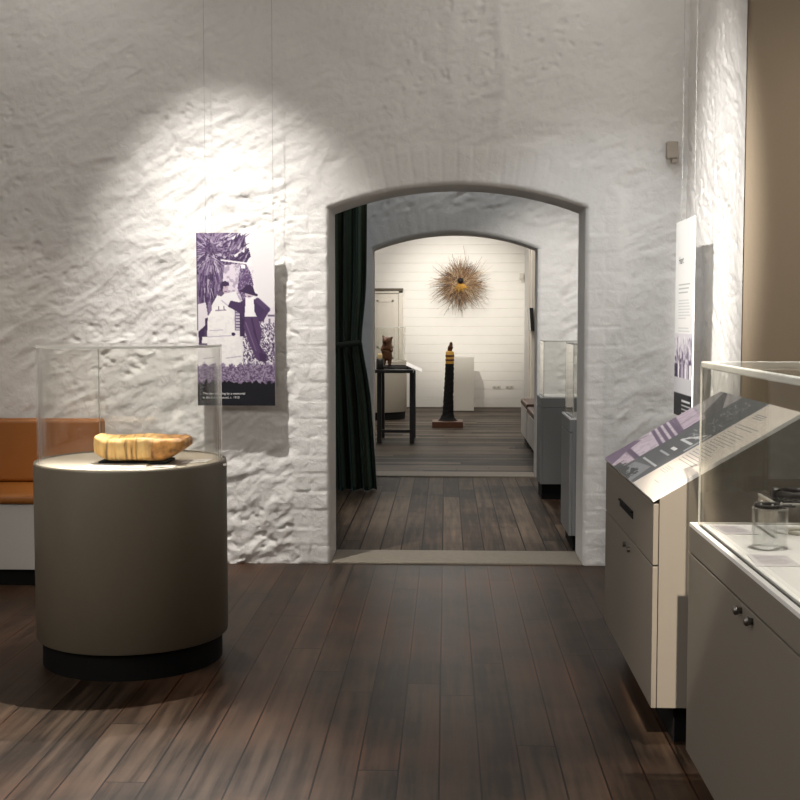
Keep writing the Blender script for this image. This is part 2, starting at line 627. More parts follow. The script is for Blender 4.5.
def stone(x, z, seed=0, amp=1.0):
    """lumpy rubble wall under many coats of paint, trowel strokes on top"""
    wx = x + .22 * fbm(x * 1.7, z * 1.7, seed + 40, 3)
    wz = z + .22 * fbm(x * 1.7 + 9, z * 1.7, seed + 50, 3)
    h = .034 * fbm(wx * 1.5, wz * 2.0, seed, 2)
    c, s_ = math.cos(.5), math.sin(.5)
    rx, rz = wx * c + wz * s_, -wx * s_ + wz * c
    h = h + .014 * (.5 - np.abs(fbm(rx * 3.2, rz * 8.0, seed + 9, 3)) * 2.2)
    h = h + .014 * fbm(rx * 7, rz * 16, seed + 12, 3)
    h = h + .0065 * fbm(wx * 24, wz * 30, seed + 17, 3)
    patch = np.clip(fbm(wx * 1.8, wz * 1.5, seed + 31, 2) * 4 + .45, 0, 1)
    pit = np.clip(fbm(wx * 17, wz * 24, seed + 23, 3) - .12, 0, .2)
    h = h - .075 * pit * patch
    ridge = np.clip(.035 - np.abs(fbm(rx * 9 + 5, rz * 14, seed + 27, 2)), 0, 1)
    h = h + .10 * ridge * (1 - patch) * .6
    return h * amp


def arch_z(x, x0, x1, zs, zc):
    t = np.clip((x - x0) / (x1 - x0), 0, 1) * 2 - 1
    half = (x1 - x0) / 2
    rise = zc - zs
    rad = (half * half + rise * rise) / (2 * rise)
    return zc - rad + np.sqrt(np.maximum(rad * rad - (t * half) ** 2, 0))


def arched_wall(name, X0, X1, Y0, Y1, Z1, x0, x1, zs, zc, res, seed, mat, rough=None, extra=None):
    """thick rubble wall with a segmental arched opening; brick quoins and voussoirs round the opening"""
    half = (x1 - x0) / 2
    rise = zc - zs
    rad = (half * half + rise * rise) / (2 * rise)
    cx, cz = (x0 + x1) / 2, zc - rad

    def hgt(x, z):
        h = stone(x, z, seed)
        if rough is not None:
            h = h * rough(x, z)
        if extra is not None:
            h = h + extra(x, z)
        # distance outside the opening
        dside = np.maximum(np.maximum(x0 - x, x - x1), 0)
        dtop = np.sqrt((x - cx) ** 2 + (z - cz) ** 2) - rad
        below = z < zs
        d = np.where(below, dside, np.maximum(dtop, 0))
        d = np.where((~below) & ((x < x0) | (x > x1)), np.sqrt(dside ** 2 + np.clip(z - zs, 0, 9) ** 2), d)
        # brickwork
        crs = .112
        row = np.floor(z / crs)
        fz = z / crs - row
        wob = .012 * fbm(x * 9, z * 9, seed + 70, 2)
        bl = np.where(row % 2 == 0, .12, .23) + wob * 2
        ez = np.minimum(fz, 1 - fz) * crs + np.abs(wob) * .5
        ex = np.abs(dside - bl)
        side_joint = np.maximum(np.exp(-(ez / .0075) ** 2), np.where(dside < .3, np.exp(-(ex / .009) ** 2), 0))
        pr = _hash(row, np.floor(dside / .12), seed + 5) - .5
        brick_side = .010 + .004 * pr - .0038 * side_joint * (.45 + 1.1 * np.clip(fbm(x * 7, z * 7, seed + 33, 2) + .5, 0, 1)) + .010 * fbm(x * 12, z * 16, seed + 3, 4)
        ang = np.arctan2(x - cx, z - cz) * rad / .086
        fa = ang - np.floor(ang)
        ea = np.minimum(fa, 1 - fa) * .086 + wob * .3
        rr = np.abs(dtop - .23 - wob)
        pv = _hash(np.floor(ang), np.zeros_like(ang), seed + 6) - .5
        brick_top = .010 + .006 * pv - .0045 * np.maximum(np.exp(-(ea / .0075) ** 2), .5 * np.exp(-(rr / .01) ** 2)) + .008 * fbm(x * 12, z * 12, seed + 4, 4)
        top = (z > zs - .03) & (np.abs(x - cx) < half + .12)
        brick = np.where(top, brick_top, brick_side)
        lim = np.where(top, .26, .25) + .08 * fbm(x * 5, z * 5, seed + 60, 2)
        k = np.clip((lim - d) / .07, 0, 1)
        k = k * k * (3 - 2 * k) * np.where(z < zs, .95, 1)
        h = h * (1 - k) + brick * k
        e = np.clip(d / .022, 0, 1)
        return h * (e * (2 - e)) - .018 * (1 - e) ** 2
    mb = MB()
    nx0 = max(2, int((x0 - X0) / res))
    nxm = int((x1 - x0) / res)
    nx1 = max(2, int((X1 - x1) / res))
    xs = np.concatenate([np.linspace(X0, x0, nx0 + 1)[:-1], np.linspace(x0, x1, nxm + 1), np.linspace(x1, X1, nx1 + 1)[1:]])
    zlow = np.linspace(0, zs, int(zs / res) + 1)
    nt = int((Z1 - zc) / res)
    t = np.linspace(0, 1, nt + 1)
    # upper part: every column starts on the arch (or on the springing line) and ends at the top
    base = np.where((xs >= x0) & (xs <= x1), arch_z(xs, x0, x1, zs, zc), zs)
    XX = np.repeat(xs[:, None], nt + 1, 1)
    ZZ = base[:, None] + (Z1 - base[:, None]) * t[None, :]

    def grid(XX, ZZ):
        HH = hgt(XX, ZZ)
        a, b = XX.shape
        vs = np.stack([XX, Y0 - HH, ZZ], -1).reshape(-1, 3)
        i, j = np.meshgrid(np.arange(a - 1), np.arange(b - 1), indexing='ij')
        q = (i * b + j).ravel()
        fs = np.stack([q, q + b, q + b + 1, q + 1], -1)
        mb.add(vs.tolist(), fs.tolist(), 0, True)
        return HH
    grid(XX, ZZ)
    for xa in (xs[:nx0 + 1], xs[nx0 + nxm:]):
        grid(np.repeat(xa[:, None], len(zlow), 1), np.repeat(zlow[None, :], len(xa), 0))
    # reveal (jambs and soffit) from the front edge to the back edge
    prof = [(x0, z) for z in np.linspace(0, zs, 60)[:-1]] + [(x, float(arch_z(np.array(x), x0, x1, zs, zc))) for x in np.linspace(x0, x1, nxm + 1)] + [(x1, z) for z in np.linspace(zs, 0, 60)[1:]]
    ny = 14
    ys = np.linspace(Y0 + .018, Y1, ny)
    P = np.array(prof)
    vs = []
    for k, y in enumerate(ys):
        bulge = .012 * fbm(P[:, 0] * 3 + P[:, 1] * 5, np.full(len(P), y * 6), seed + 90, 3) * math.sin(math.pi * k / (ny - 1))
        nxr = np.where(P[:, 1] < zs - 1e-6, np.where(P[:, 0] < cx, 1.0, -1.0), (cx - P[:, 0]) / rad * .5)
        nzr = np.where(P[:, 1] < zs - 1e-6, 0.0, -1.0)
        for (x, z), bb, nx_, nz_ in zip(P, bulge, nxr, nzr):
            vs.append((x + bb * nx_, y, z + bb * nz_))
    n = len(P)
    fs = [(k * n + i, k * n + i + 1, (k + 1) * n + i + 1, (k + 1) * n + i) for k in range(ny - 1) for i in range(n - 1)]
    mb.add(vs, fs, 0, True)
    # back face
    xb = np.linspace(x0, x1, 33)
    zb = arch_z(xb, x0, x1, zs, zc)
    mb.add([(X0, Y1, 0), (x0, Y1, 0), (x0, Y1, Z1), (X0, Y1, Z1)], [(0, 1, 2, 3)])
    mb.add([(x1, Y1, 0), (X1, Y1, 0), (X1, Y1, Z1), (x1, Y1, Z1)], [(0, 1, 2, 3)])
    for i in range(32):
        mb.add([(xb[i], Y1, zb[i]), (xb[i + 1], Y1, zb[i + 1]), (xb[i + 1], Y1, Z1), (xb[i], Y1, Z1)], [(0, 1, 2, 3)])
    return struct(mb.build(name, mat, recalc=False))


# ------------------------------------------------------------------ shell
ZC = 4.25
# floors
struct(MB().add([(-3.7, -3.2, 0), (3.2, -3.2, 0), (3.2, 7.32, 0), (-3.7, 7.32, 0)], [(0, 1, 2, 3)]).build('floor', M['floor'], recalc=False))
struct(MB().add([(-2.4, 7.3, 0), (1.9, 7.3, 0), (1.9, 11.42, 0), (-2.4, 11.42, 0)], [(0, 1, 2, 3)]).build('floor_middle', M['floor_middle'], recalc=False))
struct(MB().add([(-3.2, 11.4, 0), (1.8, 11.4, 0), (1.8, 20.8, 0), (-3.2, 20.8, 0)], [(0, 1, 2, 3)]).build('floor_far', M['floor_far'], recalc=False))
struct(MB().box(-.708, .836, 7.30, 7.70, -.02, .012).build('trim_1', M['sill'], bevel=.006))
struct(MB().box(-.692, .86, 11.40, 11.74, -.02, .014).build('trim_2', M['sill'], bevel=.006))


def rough1(x, z):
    lo = np.clip((1.15 - z) / .5, 0, 1) * np.clip((x + 1.9) / .4, 0, 1)
    mid = np.clip((1.3 - np.abs(z - 1.9)) / 1.0, 0, 1) * .15
    calm = np.clip((x - .9) / .3, 0, 1) * .12
    return .85 + .55 * lo + mid - calm


def extra1(x, z):
    k = np.clip((z - 2.55) / .15, 0, 1)
    rid = .012 * np.exp(-((x - .33 - .02 * np.sin(z * 9)) / .035) ** 2) + .010 * np.exp(-((x - .03) / .05) ** 2)
    band = .010 * np.exp(-((z - 2.72 - .03 * np.sin(x * 7)) / .05) ** 2) * np.clip((x - .3) / .2, 0, 1) * np.clip((1.05 - x) / .2, 0, 1)
    return rid * k + band


arched_wall('wall_back', -3.7, 1.47, 7.30, 7.70, ZC, -.71, .838, 2.172, 2.314, .0095, 3, M['wall'], rough1, extra1)
arched_wall('wall_middle', -2.4, 1.9, 11.40, 11.75, 3.62, -.695, .863, 2.168, 2.316, .017, 21, M['wall'], lambda x, z: 1.35)

# right side: rough side wall beside the corner, then a smooth tan wall face
ys = np.linspace(5.93, 7.34, 150)
zz = np.linspace(0, ZC, 440)
YY, ZZ = np.meshgrid(ys, zz, indexing='ij')
HH = stone(YY + 11, ZZ, 33, .55)
edge = np.clip((YY - 5.93) / .05, 0, 1)
XXw = 1.438 - HH * np.sqrt(edge) + .004 * (1 - edge) ** 2
mb = MB()
HH = np.maximum(HH, -.008)
XXw = 1.438 - HH * np.sqrt(edge) + .004 * (1 - edge) ** 2
b_ = len(zz)
i, j = np.meshgrid(np.arange(len(ys) - 1), np.arange(b_ - 1), indexing='ij')
q = (i * b_ + j).ravel()
mb.add(np.stack([XXw, YY, ZZ], -1).reshape(-1, 3).tolist(), np.stack([q, q + 1, q + b_ + 1, q + b_], -1).tolist(), 0, True)
struct(mb.build('wall_right', M['wall'], recalc=False))
struct(MB().box(1.448, 3.2, 5.95, 6.10, 0, ZC).build('wall_tan', M['tan']))
struct(MB().box(3.2, 3.35, -3.2, 6.1, 0, ZC).build('wall_side', M['smooth']))
struct(MB().box(-3.85, -3.7, -3.2, 7.7, 0, ZC).build('wall_left', M['smooth']))
struct(MB().box(-3.85, 3.35, -3.35, -3.2, 0, ZC).build('wall_front', M['smooth']))
struct(MB().box(-3.85, 3.35, -3.35, 7.7, ZC, ZC + .12).build('ceiling', M['ceil']))
# middle room
struct(MB().box(-2.52, -2.4, 7.7, 11.75, 0, 3.62).build('wall_middle_left', M['smooth']))
struct(MB().box(1.9, 2.02, 7.7, 11.75, 0, 3.62).build('wall_middle_right', M['smooth']))
struct(MB().box(-2.52, 2.02, 7.7, 11.75, 3.62, 3.74).build('ceiling_middle', M['ceil']))
# far room: horizontal timber lining
mb = MB()
bw = .155
z = 0.0
while z < 3.6:
    z1 = min(z + bw, 3.62)
    mb.prism([(20.70, z), (20.72, z), (20.72, z1), (20.707, z1), (20.707, z1 - .003), (20.70, z1 - .010)], -3.2, 1.5, 'X')
    z = z1
mb.box(-3.2, 1.5, 20.718, 20.85, 0, 3.62)
struct(mb.build('wall_far', M['shiplap']))
struct(MB().box(-3.32, -3.2, 11.75, 20.85, 0, 3.62).build('wall_far_left', M['smooth']))
struct(MB().box(1.345, 1.5, 11.75, 20.72, 0, 3.62).build('wall_far_right', M['smooth']))
struct(MB().box(-3.32, 1.5, 11.75, 20.85, 3.62, 3.74).build('ceiling_far', M['ceil']))
# timber architrave on the far right wall
mb = MB()
mb.box(1.30, 1.345, 18.9, 19.12, 0, 2.62)
mb.box(1.275, 1.345, 18.0, 18.25, 0, 2.62)
mb.box(1.29, 1.345, 18.0, 19.12, 2.62, 2.78)
struct(mb.build('trim_3', M['dooroff'], bevel=.006))
# far door
d = struct(MB().box(-1.66, -.815, 20.655, 20.70, 0.0, 1.955).build('door_1', M['dooroff'], bevel=.004))
mb = MB()
for xa, xb in ((-1.58, -1.28), (-1.19, -.90)):
    for za, zb in ((.16, .86), (1.02, 1.84)):
        mb.box(xa, xb, 20.645, 20.656, za, za + .03).box(xa, xb, 20.645, 20.656, zb - .03, zb)
        mb.box(xa, xa + .03, 20.645, 20.656, za, zb).box(xb - .03, xb, 20.645, 20.656, za, zb)
mb.build('door_moulding', M['dooroff'], d)
struct(MB().box(-1.76, -1.665, 20.63, 20.70, 0, 2.0).box(-.81, -.745, 20.63, 20.70, 0, 2.0).box(-1.76, -.745, 20.63, 20.70, 1.96, 2.005).build('trim_4', M['dooroff'], bevel=.004))
struct(MB().box(-1.79, -.735, 20.60, 20.70, 2.006, 2.042).build('trim_5', M['doordark'], bevel=.003))


# ------------------------------------------------------------------ printed panels: ink stored per vertex of a fine mesh
class Canvas:
    """u to the right, v downwards, in any units"""

    def __init__(s, u0, u1, v0, v1, nu, nv, col):
        s.U, s.V = np.meshgrid(np.linspace(u0, u1, nu), np.linspace(v0, v1, nv), indexing='ij')
        s.c = np.ones((nu, nv, 3)) * np.array(col)
        s.nu, s.nv = nu, nv

    def put(s, mask, col, a=1.0):
        m = (mask * a)[..., None]
        s.c = s.c * (1 - m) + np.array(col) * m

    def poly(s, pts, col, a=1.0):
        ins = np.zeros(s.U.shape, bool)
        n = len(pts)
        for k in range(n):
            (x1, y1), (x2, y2) = pts[k], pts[(k + 1) % n]
            if y1 == y2:
                continue
            c = ((y1 > s.V) != (y2 > s.V)) & (s.U < (x2 - x1) * (s.V - y1) / (y2 - y1) + x1)
            ins ^= c
        s.put(ins.astype(float), col, a)

    def ell(s, cx, cy, rx, ry, col, a=1.0):
        d = ((s.U - cx) / rx) ** 2 + ((s.V - cy) / ry) ** 2
        s.put((d < 1).astype(float), col, a)

    def line(s, x1, y1, x2, y2, w, col, a=1.0, taper=False):
        dx, dy = x2 - x1, y2 - y1
        L2 = dx * dx + dy * dy + 1e-9
        t = np.clip(((s.U - x1) * dx + (s.V - y1) * dy) / L2, 0, 1)
        d = np.sqrt((s.U - x1 - t * dx) ** 2 + (s.V - y1 - t * dy) ** 2)
        ww = w * (1 - .75 * t) if taper else w
        s.put(np.clip((ww - d) / (.35 * w) + .5, 0, 1), col, a)

    def rect(s, x1, y1, x2, y2, col, a=1.0):
        s.put(((s.U >= x1) & (s.U <= x2) & (s.V >= y1) & (s.V <= y2)).astype(float), col, a)

    def sheet(s, name, origin, du, dv, parent, lift=0.0007):
        """du/dv: full extent vectors of the sheet in the place"""
        o, du, dv = Vector(origin), Vector(du), Vector(dv)
        nn = dv.cross(du).normalized()
        o = o + nn * lift
        a = np.linspace(0, 1, s.nu)
        b = np.linspace(0, 1, s.nv)
        A, B = np.meshgrid(a, b, indexing='ij')
        P = np.array(o)[None, None] + A[..., None] * np.array(du) + B[..., None] * np.array(dv)
        i, j = np.meshgrid(np.arange(s.nu - 1), np.arange(s.nv - 1), indexing='ij')
        q = (i * s.nv + j).ravel()
        fs = np.stack([q, q + 1, q + s.nv + 1, q + s.nv], -1)
        mb = MB().add(P.reshape(-1, 3).tolist(), fs.tolist())
        ob = mb.build(name, M['print'], parent, recalc=False)
        at = ob.data.color_attributes.new('ink', 'FLOAT_COLOR', 'POINT')
        rgba = np.concatenate([np.clip(s.c, 0, 1) ** 2.2, np.ones(s.c.shape[:2] + (1,))], -1)
        at.data.foreach_set('color', rgba.reshape(-1).astype(np.float32))
        return ob


W_, L_, P_, D_, K_ = (.95, .94, .94), (.74, .70, .76), (.49, .425, .53), (.25, .185, .30), (.115, .115, .14)


def photo_print():
    c = Canvas(197, 275, 233, 405, 160, 350, (.90, .88, .885))
    rnd = random.Random(3)
    n1 = fbm(c.U * .35, c.V * .35, 5, 4)
    n2 = fbm(c.U * .9, c.V * .9, 8, 3)
    # pale building seen between the leaves
    c.rect(197, 262, 246, 320, (.80, .76, .81))
    # palm foliage
    c.poly([(197, 233), (240, 233), (247, 243), (248, 262), (232, 264), (224, 272), (222, 300), (214, 312), (197, 330)], P_)
    c.put(np.clip((n1 + .02) * 6, 0, 1) * ((c.U < 246) & (c.V < 268)), D_, .55)
    for k in range(420):
        a = rnd.uniform(0, 2 * math.pi)
        r0, r1 = rnd.uniform(2, 14), rnd.uniform(14, 30)
        x, y = 212 + rnd.gauss(0, 3.5), 251 + rnd.gauss(0, 3.5)
        ex, ey = x + r1 * math.cos(a), y + r1 * math.sin(a)
        if ex > 232 and ey > 262:
            continue
        if ey < 233:
            ey = 233
        col = rnd.choice([D_, D_, P_, (.36, .28, .42), L_, (.62, .56, .66)])
        c.line(x + r0 * math.cos(a), y + r0 * math.sin(a), ex, ey, rnd.uniform(.4, .8), col, .75, True)
    c.ell(212, 249, 6, 6, D_, .5)
    for k in range(120):          # spiky leaves reaching up to the right
        x, y = rnd.uniform(222, 250), rnd.uniform(236, 266)
        if y < 262 - (258 - x) * 1.0 - 16 or (x > 243 and y < 245):
            continue
        l = rnd.uniform(4, 11)
        a = rnd.uniform(-1.35, -.35)
        c.line(x, y, x + l * math.cos(a), max(233.5, y + l * math.sin(a)), rnd.uniform(.6, 1.2), rnd.choice([D_, D_, P_, L_, (.30, .22, .36), W_]), .9, True)
    for x, y, x2, y2 in ((240, 262, 252, 248), (246, 262, 253, 252), (243, 246, 246, 236), (236, 240, 238, 234), (232, 262, 248, 251), (249, 256, 252, 249)):
        c.line(x, y, x2, y2, 1.3, D_, .9, True)
    for k in range(110):          # hanging fronds on the left
        x = rnd.uniform(197, 222)
        y = rnd.uniform(268, 300)
        c.line(x, y, x + rnd.uniform(-4, 3), y + rnd.uniform(8, 22), rnd.uniform(.5, 1.1), rnd.choice([D_, D_, (.33, .25, .4), P_, L_]), .8, True)
    c.line(222, 260, 250, 263.5, .8, W_, .9)
    # pale wall between
    c.poly([(225, 265), (241, 264), (242, 290), (236, 300), (222, 292)], (.84, .80, .84))
    c.put(np.clip(n1 * 4, 0, .5) * ((c.U > 222) & (c.U < 243) & (c.V > 264) & (c.V < 300)), P_)
    # dark shrub behind the right figure
    c.poly([(241, 266), (247, 264), (251, 272), (254, 284), (253, 296), (243, 300), (238, 288)], (.36, .28, .42))
    c.put(np.clip(n2 * 6, 0, 1) * ((c.U > 239) & (c.U < 254) & (c.V > 266) & (c.V < 300)), L_, .6)
    c.rect(242, 265, 246, 268, W_)
    # sky at the right
    c.poly([(254, 233), (275, 233), (275, 309), (262, 306), (256, 286), (253, 262), (249, 246)], (.885, .865, .87))
    # rough ground
    gm = ((c.U > 243) & (c.V > 318) & (c.V < 368))
    c.put(gm.astype(float), L_)
    c.put(gm * np.clip((n2 + .02) * 8, 0, 1), D_, .85)
    c.put(gm * np.clip((-n2 - .08) * 9, 0, 1), W_, .9)
    for k in range(90):
        x, y = rnd.uniform(244, 275), rnd.uniform(325, 366)
        c.line(x, y, x + rnd.uniform(-3, 3), y - rnd.uniform(1, 5), .5, rnd.choice([D_, W_, P_]), .9)
    c.poly([(266, 309), (275, 306), (275, 322), (264, 323)], (.86, .83, .86))
    c.rect(268, 314, 275, 316, D_, .7)
    c.rect(269, 318, 271, 323, D_, .6)
    # left dark figure edge and pale patch
    c.poly([(197, 304), (206, 302), (210, 330), (197, 345)], (.86, .83, .85))
    c.poly([(199, 343), (198, 331), (205, 325), (205, 318), (208, 317), (208, 338), (203, 345)], D_)
    c.rect(197, 233, 198.4, 330, D_, .6)
    # person behind the stone: dark hair, pale shirt
    c.poly([(217, 296), (222, 289), (226, 293), (236, 291), (240, 300), (240, 316), (212, 318), (212, 305)], (.90, .885, .89))
    c.ell(225.2, 288, 3.6, 5, (.74, .66, .72))
    c.poly([(221, 286), (222, 281.5), (226, 280.5), (229.5, 282.5), (229.5, 285.5), (224, 286), (223, 291), (221.5, 290)], D_)
    c.poly([(218, 295), (221, 289), (225, 293), (222, 296)], D_, .8)
    c.rect(225.5, 286.4, 226.6, 287.2, D_)
    c.line(224.5, 291.2, 227, 291, .4, D_)
    c.line(222, 300, 228, 305, .6, L_)
    c.line(221, 307, 217, 311, .6, L_)
    # monument of pale stone
    c.poly([(208, 316), (213, 308), (221, 304), (229, 309), (234, 315), (235, 336), (207, 336)], (.925, .91, .90))
    c.poly([(202, 336.5), (239, 334), (241.5, 343), (243, 366), (201, 368)], (.93, .915, .905))
    c.line(216, 310, 226, 309.5, .6, P_, .8)
    c.line(219, 306, 219, 309, .5, D_, .7)
    c.line(224, 306, 224.5, 309, .5, D_, .7)
    c.line(208, 336.2, 234, 334.8, .5, L_, .9)
    c.line(210, 330, 223, 329.4, .5, L_, .8)
    c.line(226, 357.5, 241, 355.5, .6, L_, .9)
    c.line(203, 358, 214, 356.8, .6, L_, .8)
    c.put(np.clip(n1 * 3, 0, .28) * ((c.U > 201) & (c.U < 243) & (c.V > 315) & (c.V < 368)), L_, .5)
    c.ell(233.5, 333.5, 2, 1.8, D_)
    # striped cloth between
    c.rect(235, 309, 241, 330, P_)
    for y in range(310, 330, 3):
        c.rect(236, y, 240, y + 1, W_, .8)
    c.rect(240, 306, 245, 336, D_)
    # person leaning: hat, dark jacket, pale shirt, dark trousers
    c.poly([(231, 300), (240, 302), (246, 298), (258, 299), (266, 306), (270, 310), (264, 320), (259, 321), (255, 311), (245, 312), (244, 320), (239, 312), (228, 306)], (.28, .21, .34))
    c.line(258, 300, 268, 309, 2.6, (.33, .26, .39))
    c.line(268, 309, 262, 318, 2.2, (.30, .23, .36))
    c.poly([(246, 297), (254, 296), (255, 316), (245, 317)], (.93, .915, .92))
    c.ell(249.5, 292.5, 4.0, 5.2, (.80, .73, .78))
    c.poly([(242.5, 291), (244, 287), (248, 285.8), (253, 287), (255.5, 292), (256.5, 295), (253, 293.5), (248, 289.5), (244.5, 290)], D_)
    c.line(241.5, 290.2, 257, 294.6, 1.3, D_)
    c.poly([(244.8, 290), (246, 285), (251, 284.4), (254.2, 287.5), (255, 293)], D_)
    c.rect(247.4, 292.6, 248.6, 292.4, D_)
    c.rect(250.4, 291.8, 251.6, 292.6, D_)
    c.line(248.6, 295.8, 251, 296, .4, D_)
    c.poly([(245, 316), (258, 316), (262, 330), (260, 344), (267, 356), (264, 361), (256, 358), (248, 340), (244, 326)], (.34, .26, .39))
    c.line(252, 318, 256, 336, .9, D_, .8)
    c.line(254, 330, 262, 352, .8, D_, .7)
    c.line(246, 322, 256, 350, .6, P_, .7)
    c.poly([(259, 352), (268, 354), (269, 360), (260, 361)], D_, .8)
    # grass strip and caption band
    gm = (c.V > 364 + 1.6 * np.sin(c.U * .7) + n2 * 6)
    c.put(gm.astype(float), P_)
    c.put(gm * np.clip(n2 * 7, 0, 1), D_, .55)
    c.put(gm * np.clip(-n2 * 6, 0, 1), L_, .5)
    c.put((c.V > 381 + n1 * 7 + .8 * np.sin(c.U)).astype(float), K_)
    return c


def hung_wires(root, pts, ztop):
    for (x, y, z) in pts:
        MB().tube([(x, y, z - .02), (x, y, ztop)], .0011, 6).build('hanging_wire', M['wire'], root)


# ---- photograph panel on the back wall
PX0, PX1, PZ0, PZ1, PY = -1.495, -1.026, .985, 2.020, 7.175
ph = thing('hanging_photo_panel', (-1.266, PY, PZ0), 'tall hanging panel with purple toned photograph of two people leaning on a pale stone monument', 'panel')
MB().box(PX0, PX1, PY, PY + .008, PZ0, PZ1).build('panel_board', M['white'], ph)
pr = photo_print().sheet('photograph_print', (PX0, PY, PZ1), (PX1 - PX0, 0, 0), (0, 0, PZ0 - PZ1), ph)
mb = MB()
text_mesh('The men standing by a memorial', .0195, (PX0 + .030, PY - .001, 1.052), (1, 0, 0), (0, 0, 1), mb)
text_mesh('in the burial ground, c. 1910', .0195, (PX0 + .030, PY - .001, 1.028), (1, 0, 0), (0, 0, 1), mb)
mb.build('caption', M['white_ink'], ph, recalc=False)
hung_wires(ph, ((-1.438, PY + .004, PZ1), (-1.032, PY + .004, PZ1)), ZC)


# ---- text panel hanging in front of the right side wall
def text_print():
    c = Canvas(0, 100, 0, 222, 70, 200, (.93, .925, .91))
    rnd = random.Random(5)
    n2 = fbm(c.U * .16, c.V * .09, 28, 4)
    for k in range(3):
        c.rect(20, 72 + k * 4.2, 84 - k * 6, 73.2 + k * 4.2, (.55, .55, .55), .8)
    for k in range(15):
        c.rect(20, 90 + k * 3.4, rnd.uniform(62, 88), 91 + k * 3.4, (.72, .72, .72), .7)
    m = (c.V > 128) & (c.V < 200)
    c.put(m.astype(float), (.86, .84, .86))
    for k in range(130):
        x = rnd.uniform(0, 100)
        y = rnd.uniform(132, 172)
        c.line(x, y, x + rnd.uniform(-5, 5), y + rnd.uniform(6, 16), rnd.uniform(1, 2.4), rnd.choice([D_, P_, L_, W_, (.36, .3, .42)]), .8, True)
    for k in range(14):
        x = 5 + k * 7 + rnd.uniform(-2, 2)
        c.ell(x, rnd.uniform(153, 160), 2.4, 3.4, (.35, .28, .40))
        c.poly([(x - 3.4, 162), (x + 3.4, 162), (x + 4.5, 178), (x - 4.5, 178)], rnd.choice([D_, P_, W_, L_]))
    c.put(((c.V > 178) & (c.V < 200)).astype(float), (.80, .79, .80))
    c.put((c.V > 196).astype(float), (.10, .10, .115))
    for k, (a, b) in enumerate(((46, 92), (46, 96), (46, 90), (46, 78))):
        c.rect(a, 203 + k * 4.6, b, 204.4 + k * 4.6, (.85, .85, .85))
    return c


TX, TY0, TY1, TZ0, TZ1 = 1.256, 6.18, 6.65, .985, 2.028
tp = thing('hanging_text_panel', (TX, 6.415, TZ0), 'narrow white hanging text panel with small photograph, seen edge on beside the right wall', 'panel')
MB().box(TX, TX + .008, TY0, TY1, TZ0, TZ1).build('panel_board', M['white'], tp)
text_print().sheet('text_print', (TX, TY1, TZ1), (0, TY0 - TY1, 0), (0, 0, TZ0 - TZ1), tp)
mb = MB()
text_mesh('Heart', .055, (TX - .001, TY1 - .09, 1.80), (0, -1, 0), (0, 0, 1), mb)
mb.build('title', M['dark_ink'], tp, recalc=False)
hung_wires(tp, ((TX + .004, 6.53, TZ1), (TX + .004, 6.20, TZ1)), ZC)


# ------------------------------------------------------------------ round display cases
def round_case(loc, label, body_mat, seam_ang=2.2, lock=True):
    x, y = loc
    r = thing('round_display_case', (x, y, 0), label, 'display case')
    c = (x, y, 0)
    MB().lathe([(.392, 0), (.392, .118)], c, 96, cap0=True, cap1=True).build('base', M['black'], r)
    MB().lathe([(.413, .115), (.418, .121), (.418, .874), (.415, .884), (.408, .886), (.408, .868)], c, 128, cap0=True, cap1=True).build('body', body_mat, r)
    MB().lathe([(.406, .862), (.406, .878), (.404, .880), (.380, .880)], c, 128, cap0=True, cap1=True).build('deck', M['deck'], r)
    h = MB()
    h.lathe([(.400, .8805), (.400, 1.382)], c, 128).lathe([(.391, .8805), (.391, 1.382)], c, 128)
    h.lathe([(.391, .8805), (.400, .8805)], c, 128, 1)
    g = h.build('glass_hood', [M['glass'], M['edgesoft']], r, recalc=False)
    l = MB()
    l.lathe([(.4005, 1.382), (.4005, 1.3915)], c, 128, 1)
    l.lathe([(.4005, 1.3915), (.391, 1.3925), (.37, 1.3925)], c, 128, 0, cap1=True)
    l.lathe([(.4005, 1.382), (.37, 1.382)], c, 128, 0, cap1=True)
    l.build('glass_lid', [M['glass'], M['edge']], g, recalc=False)
    sx, sy = x + (.3955) * math.cos(seam_ang), y + .3955 * math.sin(seam_ang)
    MB().tube([(sx, sy, .881), (sx, sy, 1.382)], .0035, 8).build('seam', M['edgesoft'], g)
    if lock:
        a = R(-4)
        lx, ly = x + .418 * math.cos(a), y + .418 * math.sin(a)
        MB().tube([(lx - .004, ly, .862), (lx + .014, ly, .862)], .009, 14).build('lock', M['steel'], r)
    return r


CX, CY = -1.392, 5.24
round_case((CX, CY), 'round olive grey display case with clear hood holding a yellow wooden dish', M['olive'])

